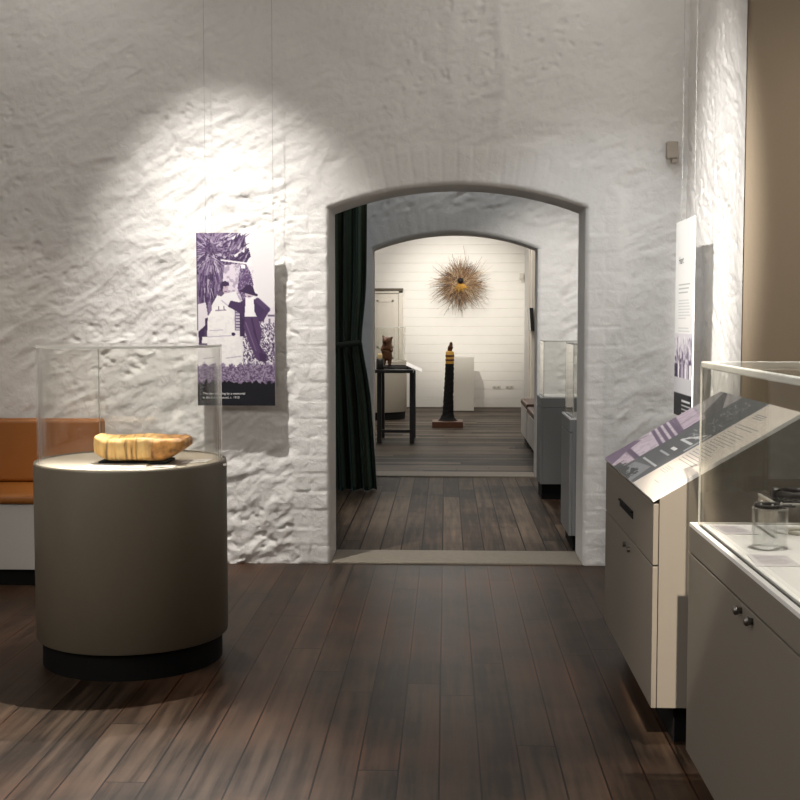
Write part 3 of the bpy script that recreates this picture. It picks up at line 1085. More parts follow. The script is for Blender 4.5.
# wooden dish in the case
lg = thing('wooden_dish', (-1.315, 5.17, .8845), 'rough yellow split-wood dish inside the round glass case', 'carving')
mb = MB()
vs, fs = [], []
nx, na = 60, 40
for i_ in range(nx + 1):
    t = i_ / nx
    xx = -.197 + .394 * t
    e = min(t, 1 - t)
    end = min(1, (e / .07) ** .5) if e < .07 else 1
    depth = .115 * (.86 + .2 * math.sin(math.pi * t)) * (.86 + .14 * end)
    zb = .008 + .058 * max(0, (t - .74) / .26) ** 1.3 + .030 * max(0, (.16 - t) / .16) ** 1.1
    zt = .118 - .003 * math.sin(9 * t) - .012 * max(0, (t - .93) / .07)
    for k in range(na):
        a = 2 * math.pi * k / na
        ca, sa = math.cos(a), math.sin(a)
        sq = lambda v, p: math.copysign(abs(v) ** p, v)
        yy = depth * sq(ca, .6)
        zc_ = (zb + zt) / 2 + (zt - zb) / 2 * sq(sa, .45)
        if sa > .25 and abs(yy) < depth * .86:
            w = max(0, 1 - (yy / (depth * .80)) ** 2) * min(1, e / .16)
            zc_ -= .022 * w
        nz = float(fbm(np.array(xx * 30 + 3), np.array(a * 2.2), 4, 4))
        nf = float(fbm(np.array(xx * 14), np.array(a * 1.3 + 5), 14, 3))
        s_ = 1 + .10 * nz + .16 * nf
        vs.append((-1.317 + xx * (1 + .02 * nz), 5.17 + yy * s_, .8845 + (zc_ - .06) * (1 + .08 * nf) + .06 + .003 * nz))
for i_ in range(nx):
    for k in range(na):
        k2 = (k + 1) % na
        fs.append((i_ * na + k, i_ * na + k2, (i_ + 1) * na + k2, (i_ + 1) * na + k))
fs.append(tuple(range(na))[::-1])
fs.append(tuple(range(nx * na, nx * na + na)))
mb.add(vs, fs, 0, True)
mb.build('dish_body', M['log'], lg)
MB().box(-1.495, -1.20, 5.085, 5.255, .8805, .8925).build('mount', M['black'], lg, bevel=.002)

Zd = .8802


def flat_card(name, quad, z, t, label, mat, lines, lmat, group=None, cat='caption card'):
    """a small card lying on a deck; quad = four (x, y) corners, far-left first, clockwise"""
    cx = sum(p[0] for p in quad) / 4
    cy = sum(p[1] for p in quad) / 4
    r = thing(name, (cx, cy, z), label, cat, group)
    MB().prism(quad[::-1], z, z + t, 'Z').build('card', mat, r)
    if lines:
        mb = MB()
        fl, frr, nr, nl = [Vector((p[0], p[1], 0)) for p in quad]
        for (a, b, v, h) in lines:
            def pt(u, w):
                p = (fl * (1 - u) + frr * u) * (1 - w) + (nl * (1 - u) + nr * u) * w
                return (p.x, p.y, z + t + .0004)
            mb.add([pt(a, v), pt(b, v), pt(b, v + h), pt(a, v + h)], [(0, 3, 2, 1)])
        mb.build('printed_text', lmat, r, recalc=False)
    return r


txt = lambda n, a=.1, b=.9, v0=.15, v1=.85: [(a, b - .13 * ((k * 7) % 4) / 3, v0 + (v1 - v0) * k / n, .32 * (v1 - v0) / n) for k in range(n)]
M['label'] = plain('pale_label', (.60, .575, .59), .6)
M['mauve_ink'] = plain('mauve_ink', (.30, .26, .31), .7)
M['grey_ink'] = plain('grey_ink', (.42, .40, .40), .7)
flat_card('caption_card', [(-1.520, 5.14), (-1.285, 5.15), (-1.262, 4.955), (-1.530, 4.95)], Zd, .003,
          'wide cream caption card lying before the wooden dish', M['card'], txt(7), M['grey_ink'])
flat_card('caption_card', [(-1.236, 5.06), (-1.150, 5.06), (-1.142, 4.965), (-1.246, 4.99)], Zd, .003,
          'small white caption card right of the wide cream card in the round case', M['white'], txt(5), M['grey_ink'])
flat_card('caption_card', [(-1.135, 5.25), (-1.035, 5.27), (-1.046, 5.15), (-1.146, 5.13)], Zd, .003,
          'white caption card nearest the right glass edge of the round case', M['white'], txt(5), M['grey_ink'])


# ------------------------------------------------------------------ benches
def bench_mesh(root, x0, x1, y0, y1, seat_mat, back=None, along='X'):
    """upholstered bench box; back: which side carries the backrest"""
    MB().box(x0 + .03, x1 - .03, y0 + .05, y1, 0, .098).build('kick_base', M['black'], root)
    MB().box(x0, x1, y0 + .012, y1, .095, .464).build('bench_box', M['benchwhite'], root, bevel=.004)
    MB().box(x0, x1, y0, y1 - .002, .467, .522).build('seat_cushion', seat_mat, root, bevel=.022, seg=4)
    if back:
        MB().box(x0, x1, y1 - .13, y1 - .02, .524, .905).build('backrest', seat_mat, root, bevel=.022, seg=4)


b1 = thing('upholstered_bench', (-2.75, 6.85, 0), 'tan leather upholstered bench with backrest against the back wall', 'bench')
bench_mesh(b1, -3.60, -2.07, 6.585, 7.235, M['leather'], True)


# ------------------------------------------------------------------ slope-topped case on the right
sc_ = thing('sloped_display_cabinet', (1.0, 4.78, 0), 'warm grey cabinet with a sloping printed graphic top', 'cabinet')
Xa, Xb, Ya, Yb = .722, 1.232, 4.165, 5.40
za, zb_ = .868, 1.170
MB().box(Xa + .09, Xb - .06, Ya + .06, Yb - .08, .0, .145).build('kick_base', M['black'], sc_)
MB().prism([(Xa + .021, .14), (Xb, .14), (Xb, zb_), (Xa + .021, za + .013)], Ya, Yb, 'Y').build('body', M['greige'], sc_, bevel=.0015)
fa = MB().box(Xa, Xa + .018, Ya - .001, Yb, .648, .862).build('drawer_front', M['greige'], sc_, bevel=.0015)
do = MB().box(Xa, Xa + .018, Ya - .001, Yb, .14, .642).build('door', M['greige'], sc_, bevel=.0015)
MB().box(Xa - .003, Xa + .002, 4.61, 4.955, .734, .764).box(Xa - .010, Xa + .002, 4.61, 4.955, .759, .765).build('handle', M['black'], fa, bevel=.002)
for yk in (4.80, 4.685):
    MB().tube([(Xa + .004, yk, .602), (Xa - .012, yk, .602)], .0105, 14).build('lock', M['darksteel'], do)
# graphic
sl = Vector((Xb - Xa, 0, zb_ - za))


def slope_print():
    # u across the reader's view (far side -> near side), v from the top edge down
    c = Canvas(0, 100, 0, 54, 300, 190, (.66, .61, .67))
    rnd = random.Random(11)
    n1 = fbm(c.U * .12, c.V * .12, 61, 4)
    n2 = fbm(c.U * .5, c.V * .5, 66, 3)
    # lilac photograph of a verandah
    c.put(np.clip(n1 * 3 + .1, 0, .6), (.84, .81, .84))
    c.rect(0, 0, 34, 13, (.72, .715, .72))
    c.poly([(6, 0), (11, 0), (34, 9), (34, 16), (22, 14)], (.42, .415, .43))
    c.poly([(0, 13), (34, 17), (34, 25), (0, 21)], (.80, .74, .80))
    c.line(17, 14, 18, 23, .5, (.5, .45, .52), .7)
    c.line(0, 21.5, 34, 26, .8, (.42, .36, .45), .8)
    c.poly([(30, 17), (34, 18), (34, 28), (31, 27)], (.40, .36, .43))
    for k in range(4):
        c.line(1, 23.5 + k * 2.7, 33, 27 + k * 2.7, .8, (.44, .38, .48), .95)
        c.line(1, 24.9 + k * 2.7, 33, 28.4 + k * 2.7, .6, (.86, .82, .86), .95)
    c.poly([(6, 33), (30, 36), (33, 45), (2, 44)], (.83, .78, .83))
    c.line(2, 44.6, 33, 45.4, 1.1, (.38, .31, .41), .9)
    c.poly([(0, 40), (6, 38), (12, 47), (20, 54), (0, 54)], (.46, .39, .49))
    c.poly([(14, 47), (34, 46.5), (34, 54), (20, 54)], (.80, .74, .79))
    c.put(((c.U < 34)) * np.clip(n2 * 3, 0, .25), (.40, .34, .43), .6)
    # dark grey column
    G_ = (.40, .41, .42)
    c.poly([(33, 0), (66, 0), (66, 54), (33, 54)], G_)
    c.poly([(37, 47), (58, 45), (62, 54), (37, 54)], (.56, .575, .59))
    c.put((c.V > 50.5 + 2.5 * n2 * 4) * (c.U < 56) * (c.U > 24), (.27, .28, .285))
    c.rect(38, 43.2, 62, 44.2, (.80, .81, .82), .9)
    c.rect(42, 37, 57, 37.8, (.75, .76, .77), .9)
    c.rect(48, 33.2, 55, 34.8, (.92, .92, .92))
    # line drawings in white
    for (x, y) in ((46, 24), (47, 17), (46, 10), (45, 5)):
        for k in range(9):
            x0_, y0_ = x + rnd.uniform(-4, 10), y + rnd.uniform(-2.4, 2.4)
            c.line(x0_, y0_, x0_ + rnd.uniform(-5, 5), y0_ + rnd.uniform(-1.6, 1.6), .28, (.66, .67, .68), .75)
    c.line(44, 29, 60, 23, .5, (.86, .87, .87))
    c.line(44, 29, 60, 29, .5, (.86, .87, .87))
    c.line(47, 27, 60, 25, .4, (.8, .8, .8))
    c.rect(62, 22, 64, 33, (.78, .79, .8), .8)
    # cream column with lines of text
    c.rect(66.5, 0, 100, 54, (.90, .865, .82))
    return c


sd = sl.normalized()
nrm = Vector((-sd.z, 0, sd.x))
p_lo, p_hi = Vector((Xa - .001, 0, za)), Vector((Xb, 0, zb_))
off = nrm * .0135
g = MB()
g.prism([(p_lo.x, p_lo.z), (p_hi.x, p_hi.z), ((p_hi + off).x, (p_hi + off).z), ((p_lo + off).x, (p_lo + off).z)], Ya - .001, Yb, 'Y')
gp = g.build('graphic_board', M['white'], sc_, bevel=.001)
OX = p_hi + off
slope_print().sheet('graphic_print', (p_hi.x + off.x, Yb, p_hi.z + off.z), (0, Ya - Yb, 0), tuple(p_lo - p_hi), gp)


mb = MB()
rnd = random.Random(4)
DU, DV = Vector((0, Ya - Yb, 0)), Vector((p_lo - p_hi))
for (u0, u1, v0, hh) in [(70, 93, 13, .45), (70, 90, 14.4, .45)] + [(70, 92 - rnd.uniform(0, 7), 17.5 + k * 1.35, .34) for k in range(15)] + [(70, 79, 41 + k * .9, .2) for k in range(4)] + [(79, 86, 48, .3), (71, 82, 6.2, .5), (71, 82, 7.2, .5), (71, 82, 8.2, .5)]:
    a, b_, v0, v1 = u0 / 100, u1 / 100, v0 / 54, (v0 + hh) / 54
    O = Vector((OX.x, Yb, OX.z)) + nrm * .0012
    mb.add([O + DU * a + DV * v0, O + DU * b_ + DV * v0, O + DU * b_ + DV * v1, O + DU * a + DV * v1], [(0, 3, 2, 1)])
mb.build('text_lines', M['grey_ink'], gp, recalc=False)


# ------------------------------------------------------------------ flat-topped glass cases
def flat_case(x0, x1, y0, y1, label, mat, zt=.868, zg=1.372, bottom=.14, face='X', seam=True, locks=(), group=None, hood_in=.022, gm='glass', kick=(.08, .06, .07, .08), lid=.012):
    r = thing('glass_topped_display_case', ((x0 + x1) / 2, (y0 + y1) / 2, 0), label, 'display case', group)
    MB().box(x0 + kick[0], x1 - kick[1], y0 + kick[2], y1 - kick[3], 0, bottom + .005).build('kick_base', M['black'], r)
    MB().box(x0 + .019, x1, y0, y1, bottom, zt - .092).build('body', mat, r, bevel=.002)
    if face == 'X':
        do = MB().box(x0, x0 + .018, y0, y1, bottom, zt - .096).build('door', mat, r, bevel=.0015)
        for yk in locks:
            lk = MB().lathe([(.0, 0), (.0085, 0), (.0085, .008), (.012, .011), (.012, .018), (.007, .022)], (0, 0, 0), 16, cap1=True)
            lk.v = [(x0 - z, yk + a, .752 + b) for a, b, z in lk.v]
            lk.build('lock_knob', M['darksteel'], do)
    t = MB()
    t.box(x0, x1, y0, y1, zt - .090, zt - .012)
    t.build('upper_rail', mat, r, bevel=.0015)
    # pale deck: outer lip, groove, inner deck
    dk = MB()
    for (a, b, c, d_) in ((x0, x1, y0, y0 + .016), (x0, x1, y1 - .016, y1), (x0, x0 + .016, y0 + .016, y1 - .016), (x1 - .016, x1, y0 + .016, y1 - .016)):
        dk.box(a, b, c, d_, zt - .012, zt)
    dk.box(x0 + hood_in + .010, x1 - hood_in - .010, y0 + hood_in + .010, y1 - hood_in - .010, zt - .012, zt - .001)
    dk.build('deck', M['white'], r, bevel=.001)
    MB().box(x0 + .016, x1 - .016, y0 + .016, y1 - .016, zt - .0119, zt - .008).build('groove_floor', M['groove_black'], r)  # groove floor coloured near black to darken the hood slot
    a, b, c, d_ = x0 + hood_in, x1 - hood_in, y0 + hood_in, y1 - hood_in
    th = .008
    h = MB()
    h.box(a, b, c, c + th, zt - .008, zg - .012)
    h.box(a, b, d_ - th, d_, zt - .008, zg - .012)
    h.box(a, a + th, c + th, d_ - th, zt - .008, zg - .012)
    h.box(b - th, b, c + th, d_ - th, zt - .008, zg - .012)
    gh = h.build('glass_hood', [M[gm]], r)
    l = MB()
    l.box(a + .012, b - .012, c + .012, d_ - .012, zg - .012, zg, 0)
    gl = l.build('glass_lid', [M[gm]], gh)
    e = MB()
    for (p, q) in (((a, c), (b, c)), ((b, c), (b, d_)), ((b, d_), (a, d_)), ((a, d_), (a, c))):
        x_0, x_1 = min(p[0], q[0]), max(p[0], q[0])
        y_0, y_1 = min(p[1], q[1]), max(p[1], q[1])
        ins = lid
        e.box(x_0 if x_1 > x_0 else (x_0 if x_0 == a else x_0 - ins), x_1 if x_1 > x_0 else (x_0 + ins if x_0 == a else x_0),
              y_0 if y_1 > y_0 else (y_0 if y_0 == c else y_0 - ins), y_1 if y_1 > y_0 else (y_0 + ins if y_0 == c else y_0), zg - lid - .0015, zg + .0005)
    e.build('lid_edge', M['edge'], gh, bevel=.004)
    for px, py in ((a, c), (a, d_), (b, c), (b, d_)):
        ux, uy = px + (.003 if px == a else -.003), py + (.003 if py == c else -.003)
        MB().tube([(ux, uy, zt - .006), (ux, uy, zg - .012)], .0035, 8).build('corner_edge', M['edgesoft'], gh)
    return r


flat_case(.764, 1.42, 2.45, 3.76, 'warm grey glass-topped case in the right foreground with jewellery on a white deck', M['greige'], locks=(3.085, 2.972), gm='glassgrey', lid=.018)
flat_case(.790, 1.46, 10.0, 10.42, 'cool grey glass-topped case by the far wall of the middle room', M['grey'], zt=.862, zg=1.332, bottom=.13, kick=(.015, .05, .03, .03))
flat_case(.800, 1.50, 7.76, 8.30, 'cool grey glass-topped case just behind the right jamb of the front arch', M['grey'], zt=.868, zg=1.352, bottom=.10, kick=(.03, .05, .03, .03))

# things inside the foreground case
zD = .867
flat_card('caption_card', [(.815, 3.70), (.895, 3.70), (.925, 3.55), (.825, 3.55)], zD, .0015,
          'pale caption card nearest the far left corner of the foreground case', M['label'], txt(6), M['mauve_ink'])
flat_card('caption_card', [(.815, 3.245), (.915, 3.225), (.915, 3.085), (.800, 3.085)], zD, .0015,
          'pale caption card in front of the clear tube in the foreground case', M['label'], txt(6), M['mauve_ink'])
# clear tube and its dark band
tx, ty = .902, 3.346
r = thing('acrylic_tube_stand', (tx, ty, zD), 'upright clear acrylic tube carrying a dark beaded bracelet', 'display stand')
h = MB().lathe([(.049, 0), (.049, .112)], (tx, ty, zD), 48).lathe([(.045, 0), (.045, .112)], (tx, ty, zD), 48)
h.lathe([(.045, .112), (.049, .112)], (tx, ty, zD), 48, 1).lathe([(.045, 0), (.049, 0)], (tx, ty, zD), 48, 1)
h.build('tube', [M['glassthin'], M['edgesoft']], r, recalc=False)
MB().lathe([(.0, .107), (.045, .107), (.045, .111), (0, .111)], (tx, ty, zD), 40).build('tube_top', M['glassthin'], r)
br = thing('beaded_bracelet', (tx - .004, ty, zD + .112), 'dark beaded bracelet lying on the clear tube in the foreground case', 'bracelet')
mb = MB()
for k in range(34):
    a = 2 * math.pi * k / 34
    bx, by = tx - .003 + .034 * math.cos(a), ty + .034 * math.sin(a)
    rr = .0058 if k % 4 else .0066
    prof = [(rr * math.sin(math.pi * q / 6), -rr * math.cos(math.pi * q / 6)) for q in range(7)]
    mb.lathe(prof, (bx, by, zD + .1185), 8)
mb.build('beads', M['jet'], br)
mb = MB()
for k in range(0, 34, 5):
    a = 2 * math.pi * k / 34 + .09
    bx, by = tx - .003 + .0345 * math.cos(a), ty + .0345 * math.sin(a)
    prof = [(.0036 * math.sin(math.pi * q / 6), -.0036 * math.cos(math.pi * q / 6)) for q in range(7)]
    MB().lathe(prof, (bx, by, zD + .1245), 8).build('silver_bead', M['steel'], br)

MB().tube([(tx + .03, ty - .010, zD + .118), (tx + .065, ty - .014, zD + .118)], .003, 8).tube([(tx + .03, ty + .004, zD + .118), (tx + .062, ty + .010, zD + .118)], .003, 8).build('cord', M['jet'], br)
# acrylic riser and the plaited band on it
rx0, rx1, ry0, ry1 = .958, 1.25, 3.49, 3.69
rz = zD + .103
r = thing('acrylic_riser', (1.104, 3.59, zD), 'low clear acrylic riser beneath the dark plaited ring', 'display stand')
h = MB()
h.box(rx0, rx1, ry0, ry1, rz - .005, rz)
h.box(rx0, rx0 + .005, ry0, ry1, zD, rz - .005)
h.box(rx1 - .005, rx1, ry0, ry1, zD, rz - .005)
h.build('riser_body', M['glassthin'], r)
MB().box(rx0 - .001, rx0 + .004, ry0, ry1, rz - .005, rz + .0005).box(rx0, rx1, ry0 - .001, ry0 + .004, rz - .005, rz + .0005).build('riser_edge', M['edge'], r)
nk = thing('plaited_ring', (1.062, 3.60, rz), 'thick dark plaited hair ring resting on the clear riser', 'ornament')
mb = MB()
path = []
for k in range(49):
    a = 2 * math.pi * k / 48
    path.append((1.062 + .074 * math.cos(a), 3.60 + .062 * math.sin(a), rz + .0125 + .001 * math.sin(a * 12)))
mb.tube(path, [.0115 + .0014 * math.sin(k * 2.1) for k in range(49)], 12)
mb.build('plait', M['jet'], nk)
MB().box(.972, .997, 3.58, 3.62, rz + .0005, rz + .031).build('knot', M['jet'], nk, bevel=.008, seg=3)
rg = tag(MB().tube([(1.06 + .045 * math.cos(2 * math.pi * k / 32), 3.575 + .045 * math.sin(2 * math.pi * k / 32), zD + .0052) for k in range(33)], .005, 10).build('shell_ring', M['plastic']),
         'slim pale ring lying flat on the deck under the clear riser', 'ornament')


# ------------------------------------------------------------------ sensor on the back wall
sn = thing('motion_sensor', (1.335, 7.27, 2.46), 'small beige motion sensor high in the corner beside the right wall', 'sensor')
MB().box(1.303, 1.372, 7.235, 7.285, 2.455, 2.555).build('sensor_body', M['sensor'], sn, bevel=.008, seg=3)
MB().box(1.335, 1.368, 7.225, 7.285, 2.428, 2.452).build('sensor_bracket', M['sensor'], sn, bevel=.004)


# ------------------------------------------------------------------ velvet curtain in the middle room
cu = thing('velvet_curtain', (-.88, 10.45, 0), 'dark green velvet curtain hanging just inside the arch', 'curtain')
mb = MB()
nu, nv = 240, 70
vs = []
for j_ in range(nv + 1):
    z = .012 + (3.05 - .012) * j_ / nv
    dz = (z - 1.31)
    pinch = math.exp(-(dz / .32) ** 2)
    low = max(0, (1.31 - z) / 1.31)
    xr = -.700 - .036 * pinch + .095 * low ** .8 + .012 * max(0, (z - 1.31) / 1.7)
    xl = -1.22 + .06 * pinch
    for i_ in range(nu + 1):
        t = i_ / nu
        fold = math.sin(t * 2 * math.pi * 5.5 + .5 * math.sin(z * 1.3)) + .3 * math.sin(t * 2 * math.pi * 13 + z)
        amp = .055 * (1 - .45 * pinch) * (.8 + .35 * low)
        vs.append((xl + (xr - xl) * t, 10.45 + amp * fold - .02 * pinch, z))
fs = [(j_ * (nu + 1) + i_, j_ * (nu + 1) + i_ + 1, (j_ + 1) * (nu + 1) + i_ + 1, (j_ + 1) * (nu + 1) + i_) for j_ in range(nv) for i_ in range(nu)]
mb.add(vs, fs, 0, True)
dr = mb.build('drape', M['velvet'], cu, recalc=False)
sm = dr.modifiers.new('thickness', 'SOLIDIFY')
sm.thickness = .006
mb = MB()
n = 60
vs = []
for k in range(n + 1):
    t = k / n
    a = math.pi * t
    vs += [(-1.17 + .42 * t, 10.375 - .012 * math.sin(a), 1.33 - .05 * (1 - t)), (-1.17 + .42 * t, 10.375 - .012 * math.sin(a), 1.28 - .05 * (1 - t))]
fs = [(2 * k, 2 * k + 2, 2 * k + 3, 2 * k + 1) for k in range(n)]
mb.add(vs, fs, 0, True)
tb = mb.build('tie_band', M['velvet'], cu, recalc=False)
sm = tb.modifiers.new('thickness', 'SOLIDIFY')
sm.thickness = .008
MB().tube([(-1.4, 10.45, 3.06), (-.45, 10.45, 3.06)], .014, 12).tube([(-1.3, 10.45, 3.06), (-1.3, 10.45, 3.625)], .008, 8).tube([(-.55, 10.45, 3.06), (-.55, 10.45, 3.625)], .008, 8).build('curtain_rail', M['blackmetal'], cu)

# ------------------------------------------------------------------ far room
# card in the middle room case
flat_card('caption_card', [(.93, 10.30), (1.06, 10.30), (1.06, 10.22), (.93, 10.22)], .861, .0015,
          'white caption card inside the cool grey case of the middle room', M['card'], None, None)

# black table
tb = thing('display_table', (-.62, 14.85, 0), 'tall black display table in the far room with an animal carving on it', 'table')
MB().box(-.86, -.395, 14.40, 15.30, .862, .902).build('tabletop', M['blackmetal'], tb, bevel=.004)
for xk in (-.808, -.412):
    for yk in (14.56, 15.26):
        MB().box(xk - .028, xk + .028, yk - .028, yk + .028, 0, .862).build('leg', M['blackmetal'], tb, bevel=.003)
MB().box(-.78, -.44, 14.545, 14.575, .129, .165).build('stretcher', M['blackmetal'], tb)
# tray
tr = MB()
tr.box(-.78, -.42, 14.62, 15.1, .903, .916).box(-.78, -.42, 14.62, 14.635, .918, .935).box(-.78, -.42, 15.085, 15.1, .918, .935).box(-.78, -.765, 14.635, 15.085, .918, .935).box(-.435, -.42, 14.635, 15.085, .918, .935)
tag(tr.build('black_tray', M['blackmetal'], bevel=.002), 'shallow black tray on the black table in the far room', 'tray')
# black pot
po = MB().lathe([(.0, .0), (.044, 0), (.048, .01), (.048, .125), (.043, .128), (.042, .03), (0, .03)], (-.795, 14.50, .903), 32)
tag(po.build('black_pot', M['blackmetal']), 'black round pot at the left end of the black table', 'pot')
# candle-like pale block behind pot
tag(MB().lathe([(0, 0), (.026, 0), (.027, .17), (.022, .19), (0, .192)], (-.80, 14.585, .903), 20).build('pale_candle', M['candle']),
    'short pale yellow candle standing behind the black pot', 'candle')
# leaning card
lc = thing('label_stand', (-.37, 14.6, .903), 'sloping white label card at the right end of the black table', 'label')
q = [(-.478, 14.60, .992), (-.292, 14.60, .910), (-.286, 14.45, .872), (-.480, 14.45, .956)]
MB().add(q + [(x, y, z - .006) for x, y, z in q], [(0, 3, 2, 1), (4, 5, 6, 7), (0, 1, 5, 4), (1, 2, 6, 5), (2, 3, 7, 6), (3, 0, 4, 7)]).build('label_card', M['white'], lc)
MB().prism([(-.470, .903), (-.455, .903), (-.455, .968), (-.470, .972)], 14.54, 14.58, 'Y').build('card_prop', M['blackmetal'], lc)

# carved animal standing on hind legs, one continuous body
an = thing('animal_carving', (-.725, 14.8, .926), 'red brown carved upright animal figure on the black table', 'carving')
ax, ay, az = -.727, 14.78, .926
me = bpy.data.meshes.new('body')
J = {0: ((0, 0, .16), .066), 1: ((0, 0, .225), .060), 2: ((.004, -.005, .275), .045), 3: ((.000, -.02, .325), .050), 4: ((-.02, -.06, .315), .036), 5: ((-.034, -.088, .308), .024),
     6: ((-.040, -.01, .365), .016), 7: ((.055, -.008, .352), .017), 8: ((-.032, -.005, .10), .040), 9: ((-.036, -.005, .05), .026), 10: ((-.038, -.02, .013), .020),
     11: ((.032, -.005, .10), .040), 12: ((.034, -.005, .05), .026), 13: ((.034, -.02, .013), .020), 14: ((-.056, -.02, .22), .024), 15: ((-.066, -.05, .20), .019),
     16: ((.054, -.02, .215), .024), 17: ((.062, -.05, .185), .019), 18: ((.0, .06, .12), .02), 19: ((.0, .09, .07), .013), 20: ((-.052, -.012, .386), .010), 21: ((.074, -.008, .366), .012)}
ED = [(0, 1), (1, 2), (2, 3), (3, 4), (4, 5), (3, 6), (6, 20), (3, 7), (7, 21), (0, 8), (8, 9), (9, 10), (0, 11), (11, 12), (12, 13), (1, 14), (14, 15), (1, 16), (16, 17), (0, 18), (18, 19)]
me.from_pydata([tuple(np.array(J[k][0])) for k in range(len(J))], ED, [])
ob = bpy.data.objects.new('body', me)
COL.objects.link(ob)
ob.parent = an
ob.location = (ax + .725, ay - 14.8, 0)
ob['_o'] = (0, 0, 0)
me.materials.append(M['carved'])
md = ob.modifiers.new('skin', 'SKIN')
md.use_smooth_shade = True
for k in range(len(J)):
    me.skin_vertices[0].data[k].radius = (J[k][1], J[k][1])
    me.skin_vertices[0].data[k].use_root = (k == 0)
ob.modifiers.new('sub', 'SUBSURF').levels = 2
ob.modifiers['sub'].render_levels = 2
# eyes
for sx in (-1, 1):
    m_ = MB().lathe([(.006 * math.sin(math.pi * q / 6), -.006 * math.cos(math.pi * q / 6)) for q in range(7)], (ax - .018 + sx * .022, ay - .072, az + .336), 10)
    m_.build('eye', M['jet'], an)

# second round case behind the table
round_case((-1.015, 18.3), 'round beige display case with clear hood behind the black table in the far room', M['beige'], 1.0, False)

# totem post
tt = thing('carved_post', (.045, 16.9, 0), 'tall burnt black carved post with yellow bands and a bird on top', 'sculpture')
MB().box(-.19, .24, 16.66, 17.12, 0, .085).build('base_block', M['basewood'], tt, bevel=.006)
mb = MB()
nz, na = 110, 40
vs, fs = [], []
for j_ in range(nz + 1):
    t = j_ / nz
    z = .085 + .80 * t
    rad = .074 - .014 * t + .055 * math.exp(-t / .045) + .012 * math.exp(-t / .2)
    ox = .028 + .026 * t
    for k in range(na):
        a = 2 * math.pi * k / na
        nn_ = float(fbm(np.array(z * 22.0), np.array(a * 2 + 4), 5, 3)) + .5 * math.sin(z * 95 + 2 * math.sin(a * 2))* .35
        vs.append((ox + rad * (1 + .13 * nn_) * math.cos(a), 16.9 + rad * (1 + .13 * nn_) * math.sin(a), z))
for j_ in range(nz):
    for k in range(na):
        k2 = (k + 1) % na
        fs.append((j_ * na + k, j_ * na + k2, (j_ + 1) * na + k2, (j_ + 1) * na + k))
mb.add(vs, fs, 0, True)
mb.add(vs[-na:], [tuple(range(na))])
mb.build('post', M['bark'], tt)
mb = MB().lathe([(.057, .883), (.060, .89), (.058, 1.045), (.050, 1.06), (.03, 1.066)], (.055, 16.9, 0), 36, cap1=True)
hd = mb.build('ochre_top', M['ochre'], tt)
for z0 in (.925, .985):
    MB().lathe([(.0605, z0), (.0625, z0 + .003), (.062, z0 + .024), (.0595, z0 + .027)], (.055, 16.9, 0), 36).build('painted_band', M['umber'], hd)
me = bpy.data.meshes.new('bird')
BJ = [((0, 0, .02), .028), ((.004, 0, .055), .026), ((.008, -.01, .085), .018), ((.011, -.012, .115), .017), ((.013, -.035, .118), .007), ((.013, -.052, .116), .003), ((-.012, .03, .0), .016), ((-.018, .05, -.02), .008)]
me.from_pydata([b[0] for b in BJ], [(0, 1), (1, 2), (2, 3), (3, 4), (4, 5), (0, 6), (6, 7)], [])
ob = bpy.data.objects.new('bird', me)
COL.objects.link(ob)
ob.parent = tt
ob.location = (.062 - .045, 0, 1.066)
ob.scale = (1, 1, 1.0)
me.materials.append(M['umber'])
md = ob.modifiers.new('skin', 'SKIN')
md.use_smooth_shade = True
for k in range(len(BJ)):
    me.skin_vertices[0].data[k].radius = (BJ[k][1] * 1.35,) * 2
    me.skin_vertices[0].data[k].use_root = (k == 0)
ob.modifiers.new('sub', 'SUBSURF').levels = 2

# plain plinth
tag(MB().box(.132, .466, 19.86, 20.22, 0, .888).build('plinth', M['plinth'], bevel=.003), 'plain cream square plinth behind the black post', 'plinth')

# fibre burst
fb = thing('fibre_wall_sculpture', (.245, 20.69, 2.13), 'radiating burst of dry brown fibres hung on the white boarded wall', 'sculpture')
rnd = random.Random(9)
c0 = Vector((.245, 20.50, 2.145))
mb = MB()
cols = []
pal = [(.60, .46, .30), (.56, .40, .24), (.24, .12, .06), (.15, .075, .04), (.32, .18, .09), (.40, .25, .13), (.09, .05, .03), (.50, .35, .20), (.28, .16, .09)]
for k in range(850):
    a = rnd.uniform(0, 2 * math.pi)
    ln = rnd.gauss(.31, .11)
    ln = max(.12, min(.58, ln))
    up = math.sin(a)
    ln *= 1 + .06 * (-up) - .10 * max(0, up)
    tilt = rnd.uniform(-.15, .75)
    d = Vector((math.cos(a), -math.sin(tilt) * .55 + .12, math.sin(a))).normalized()
    r0 = rnd.uniform(.03, .10)
    p0 = c0 + Vector((math.cos(a) * r0 + rnd.gauss(0, .04), rnd.uniform(-.05, .02), math.sin(a) * r0 - .03 + rnd.gauss(0, .04)))
    j1, j2 = max(-.55, min(.55, rnd.gauss(0, .32))), rnd.gauss(0, .14)
    sd_ = Vector((-math.sin(a), 0, math.cos(a)))
    p1 = c0 + d * ln * .55 + sd_ * (j1 * ln * .35)
    p2 = c0 + d * ln + sd_ * ((j1 + j2) * ln)
    p2.y = min(p2.y, 20.685)
    p1.y = min(p1.y, 20.68)
    n0 = len(mb.v)
    mb.tube([p0, p1, p2], [.0042, .0036, .0016], 4, caps=False)
    cl = rnd.choice(pal)
    f = rnd.uniform(.75, 1.2)
    cols += [tuple(x * f for x in cl)] * (len(mb.v) - n0)
fo = mb.build('fibres', M['fibre'], fb, recalc=False)
fo['kind'] = 'stuff'
at = fo.data.color_attributes.new('ink', 'FLOAT_COLOR', 'POINT')
at.data.foreach_set('color', np.array([(*x, 1) for x in cols], np.float32).ravel())
core = MB().lathe([(.0, .10), (.045, .085), (.048, .02), (.046, -.02), (.03, -.03)], (0, 0, 0), 28)
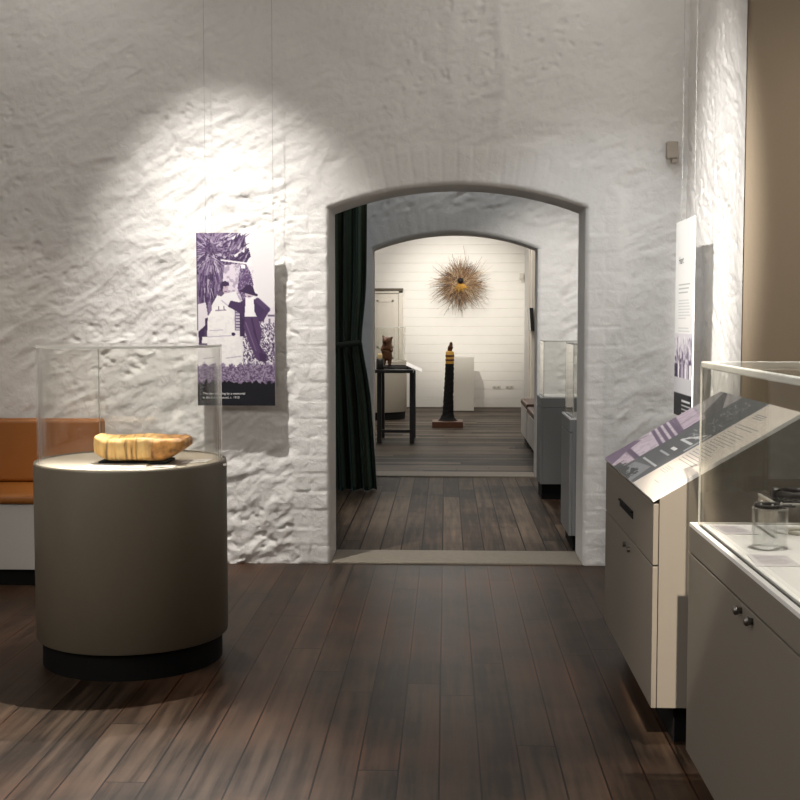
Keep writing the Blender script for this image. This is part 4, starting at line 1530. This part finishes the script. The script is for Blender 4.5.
core.v = [(c0.x + x, c0.y - .03 - z, c0.z + y + .02) for x, y, z in core.v]
core.build('hollow_core', M['jet'], fb)
ya = MB()
for k in range(46):
    a = rnd.uniform(math.pi * 1.2, math.pi * 1.8)
    r1 = rnd.uniform(.07, .19)
    ya.tube([(c0.x + .04 * math.cos(a), c0.y - .07, c0.z + .04 * math.sin(a)), (c0.x + r1 * math.cos(a), c0.y - .10, c0.z + r1 * math.sin(a))], 0.0028, 4)
ya.build('yellow_binding', M['ochre'], fb)
MB().tube([(c0.x, c0.y + .03, c0.z), (c0.x, 20.715, c0.z)], .012, 10).build('wall_fixing', M['blackmetal'], fb)

# power outlets
for xk, lb in ((.873, 'white wall outlet on the boarded wall nearer the square plinth'), (1.095, 'white wall outlet on the boarded wall nearer the right corner')):
    r = thing('wall_outlet', (xk, 20.70, .35), lb, 'outlet', 'wall outlets in the far room')
    MB().box(xk - .07, xk + .07, 20.688, 20.703, .318, .372).build('cover_plate', M['plastic'], r, bevel=.004)
    MB().box(xk - .045, xk - .02, 20.683, 20.69, .335, .358).build('switch', M['greyplastic'], r)
    MB().box(xk + .02, xk + .045, 20.683, 20.69, .335, .358).build('switch', M['greyplastic'], r)

# benches along the right wall of the far room
bA = thing('upholstered_bench', (1.14, 14.45, 0), 'brown topped bench along the right wall, the one farther down the far room', 'bench')
bB = thing('upholstered_bench', (1.14, 13.2, 0), 'brown topped bench along the right wall, the one nearest the inner arch', 'bench')
for rt, y0, y1, zt in ((bA, 13.95, 15.0, .525), (bB, 12.6, 13.86, .50)):
    MB().box(.985, 1.335, y0 + .03, y1 - .03, 0, .10).build('kick_base', M['black'], rt)
    MB().box(.94, 1.338, y0, y1, .10, zt - .07).build('bench_box', M['benchwhite'], rt, bevel=.004)
    MB().box(.935, 1.338, y0, y1, zt - .068, zt).build('seat_cushion', M['brownleather'], rt, bevel=.018, seg=3)

# monitor on a bracket
mo = thing('wall_monitor', (1.2, 18.3, 1.5), 'black flat screen tilted out from the right wall of the far room', 'monitor')
MB().prism([(1.252, 1.335), (1.305, 1.335), (1.285, 1.68), (1.23, 1.68)], 17.8, 18.3, 'Y').build('screen_housing', M['screen'], mo, bevel=.004)
MB().tube([(1.25, 18.1, 1.5), (1.35, 18.1, 1.5)], .02, 10).build('wall_bracket', M['blackmetal'], mo)
# sensor in the far corner
s2 = thing('motion_sensor', (1.30, 20.5, 2.25), 'small pale sensor on the boarded wall by the far right corner', 'sensor')
MB().box(1.255, 1.325, 20.64, 20.703, 2.20, 2.30).build('sensor_body', M['plastic'], s2, bevel=.01, seg=3)
MB().box(1.285, 1.325, 20.66, 20.703, 2.15, 2.20).build('sensor_bracket', M['plastic'], s2)

for o in bpy.data.objects:
    if '_o' in o:
        del o['_o']
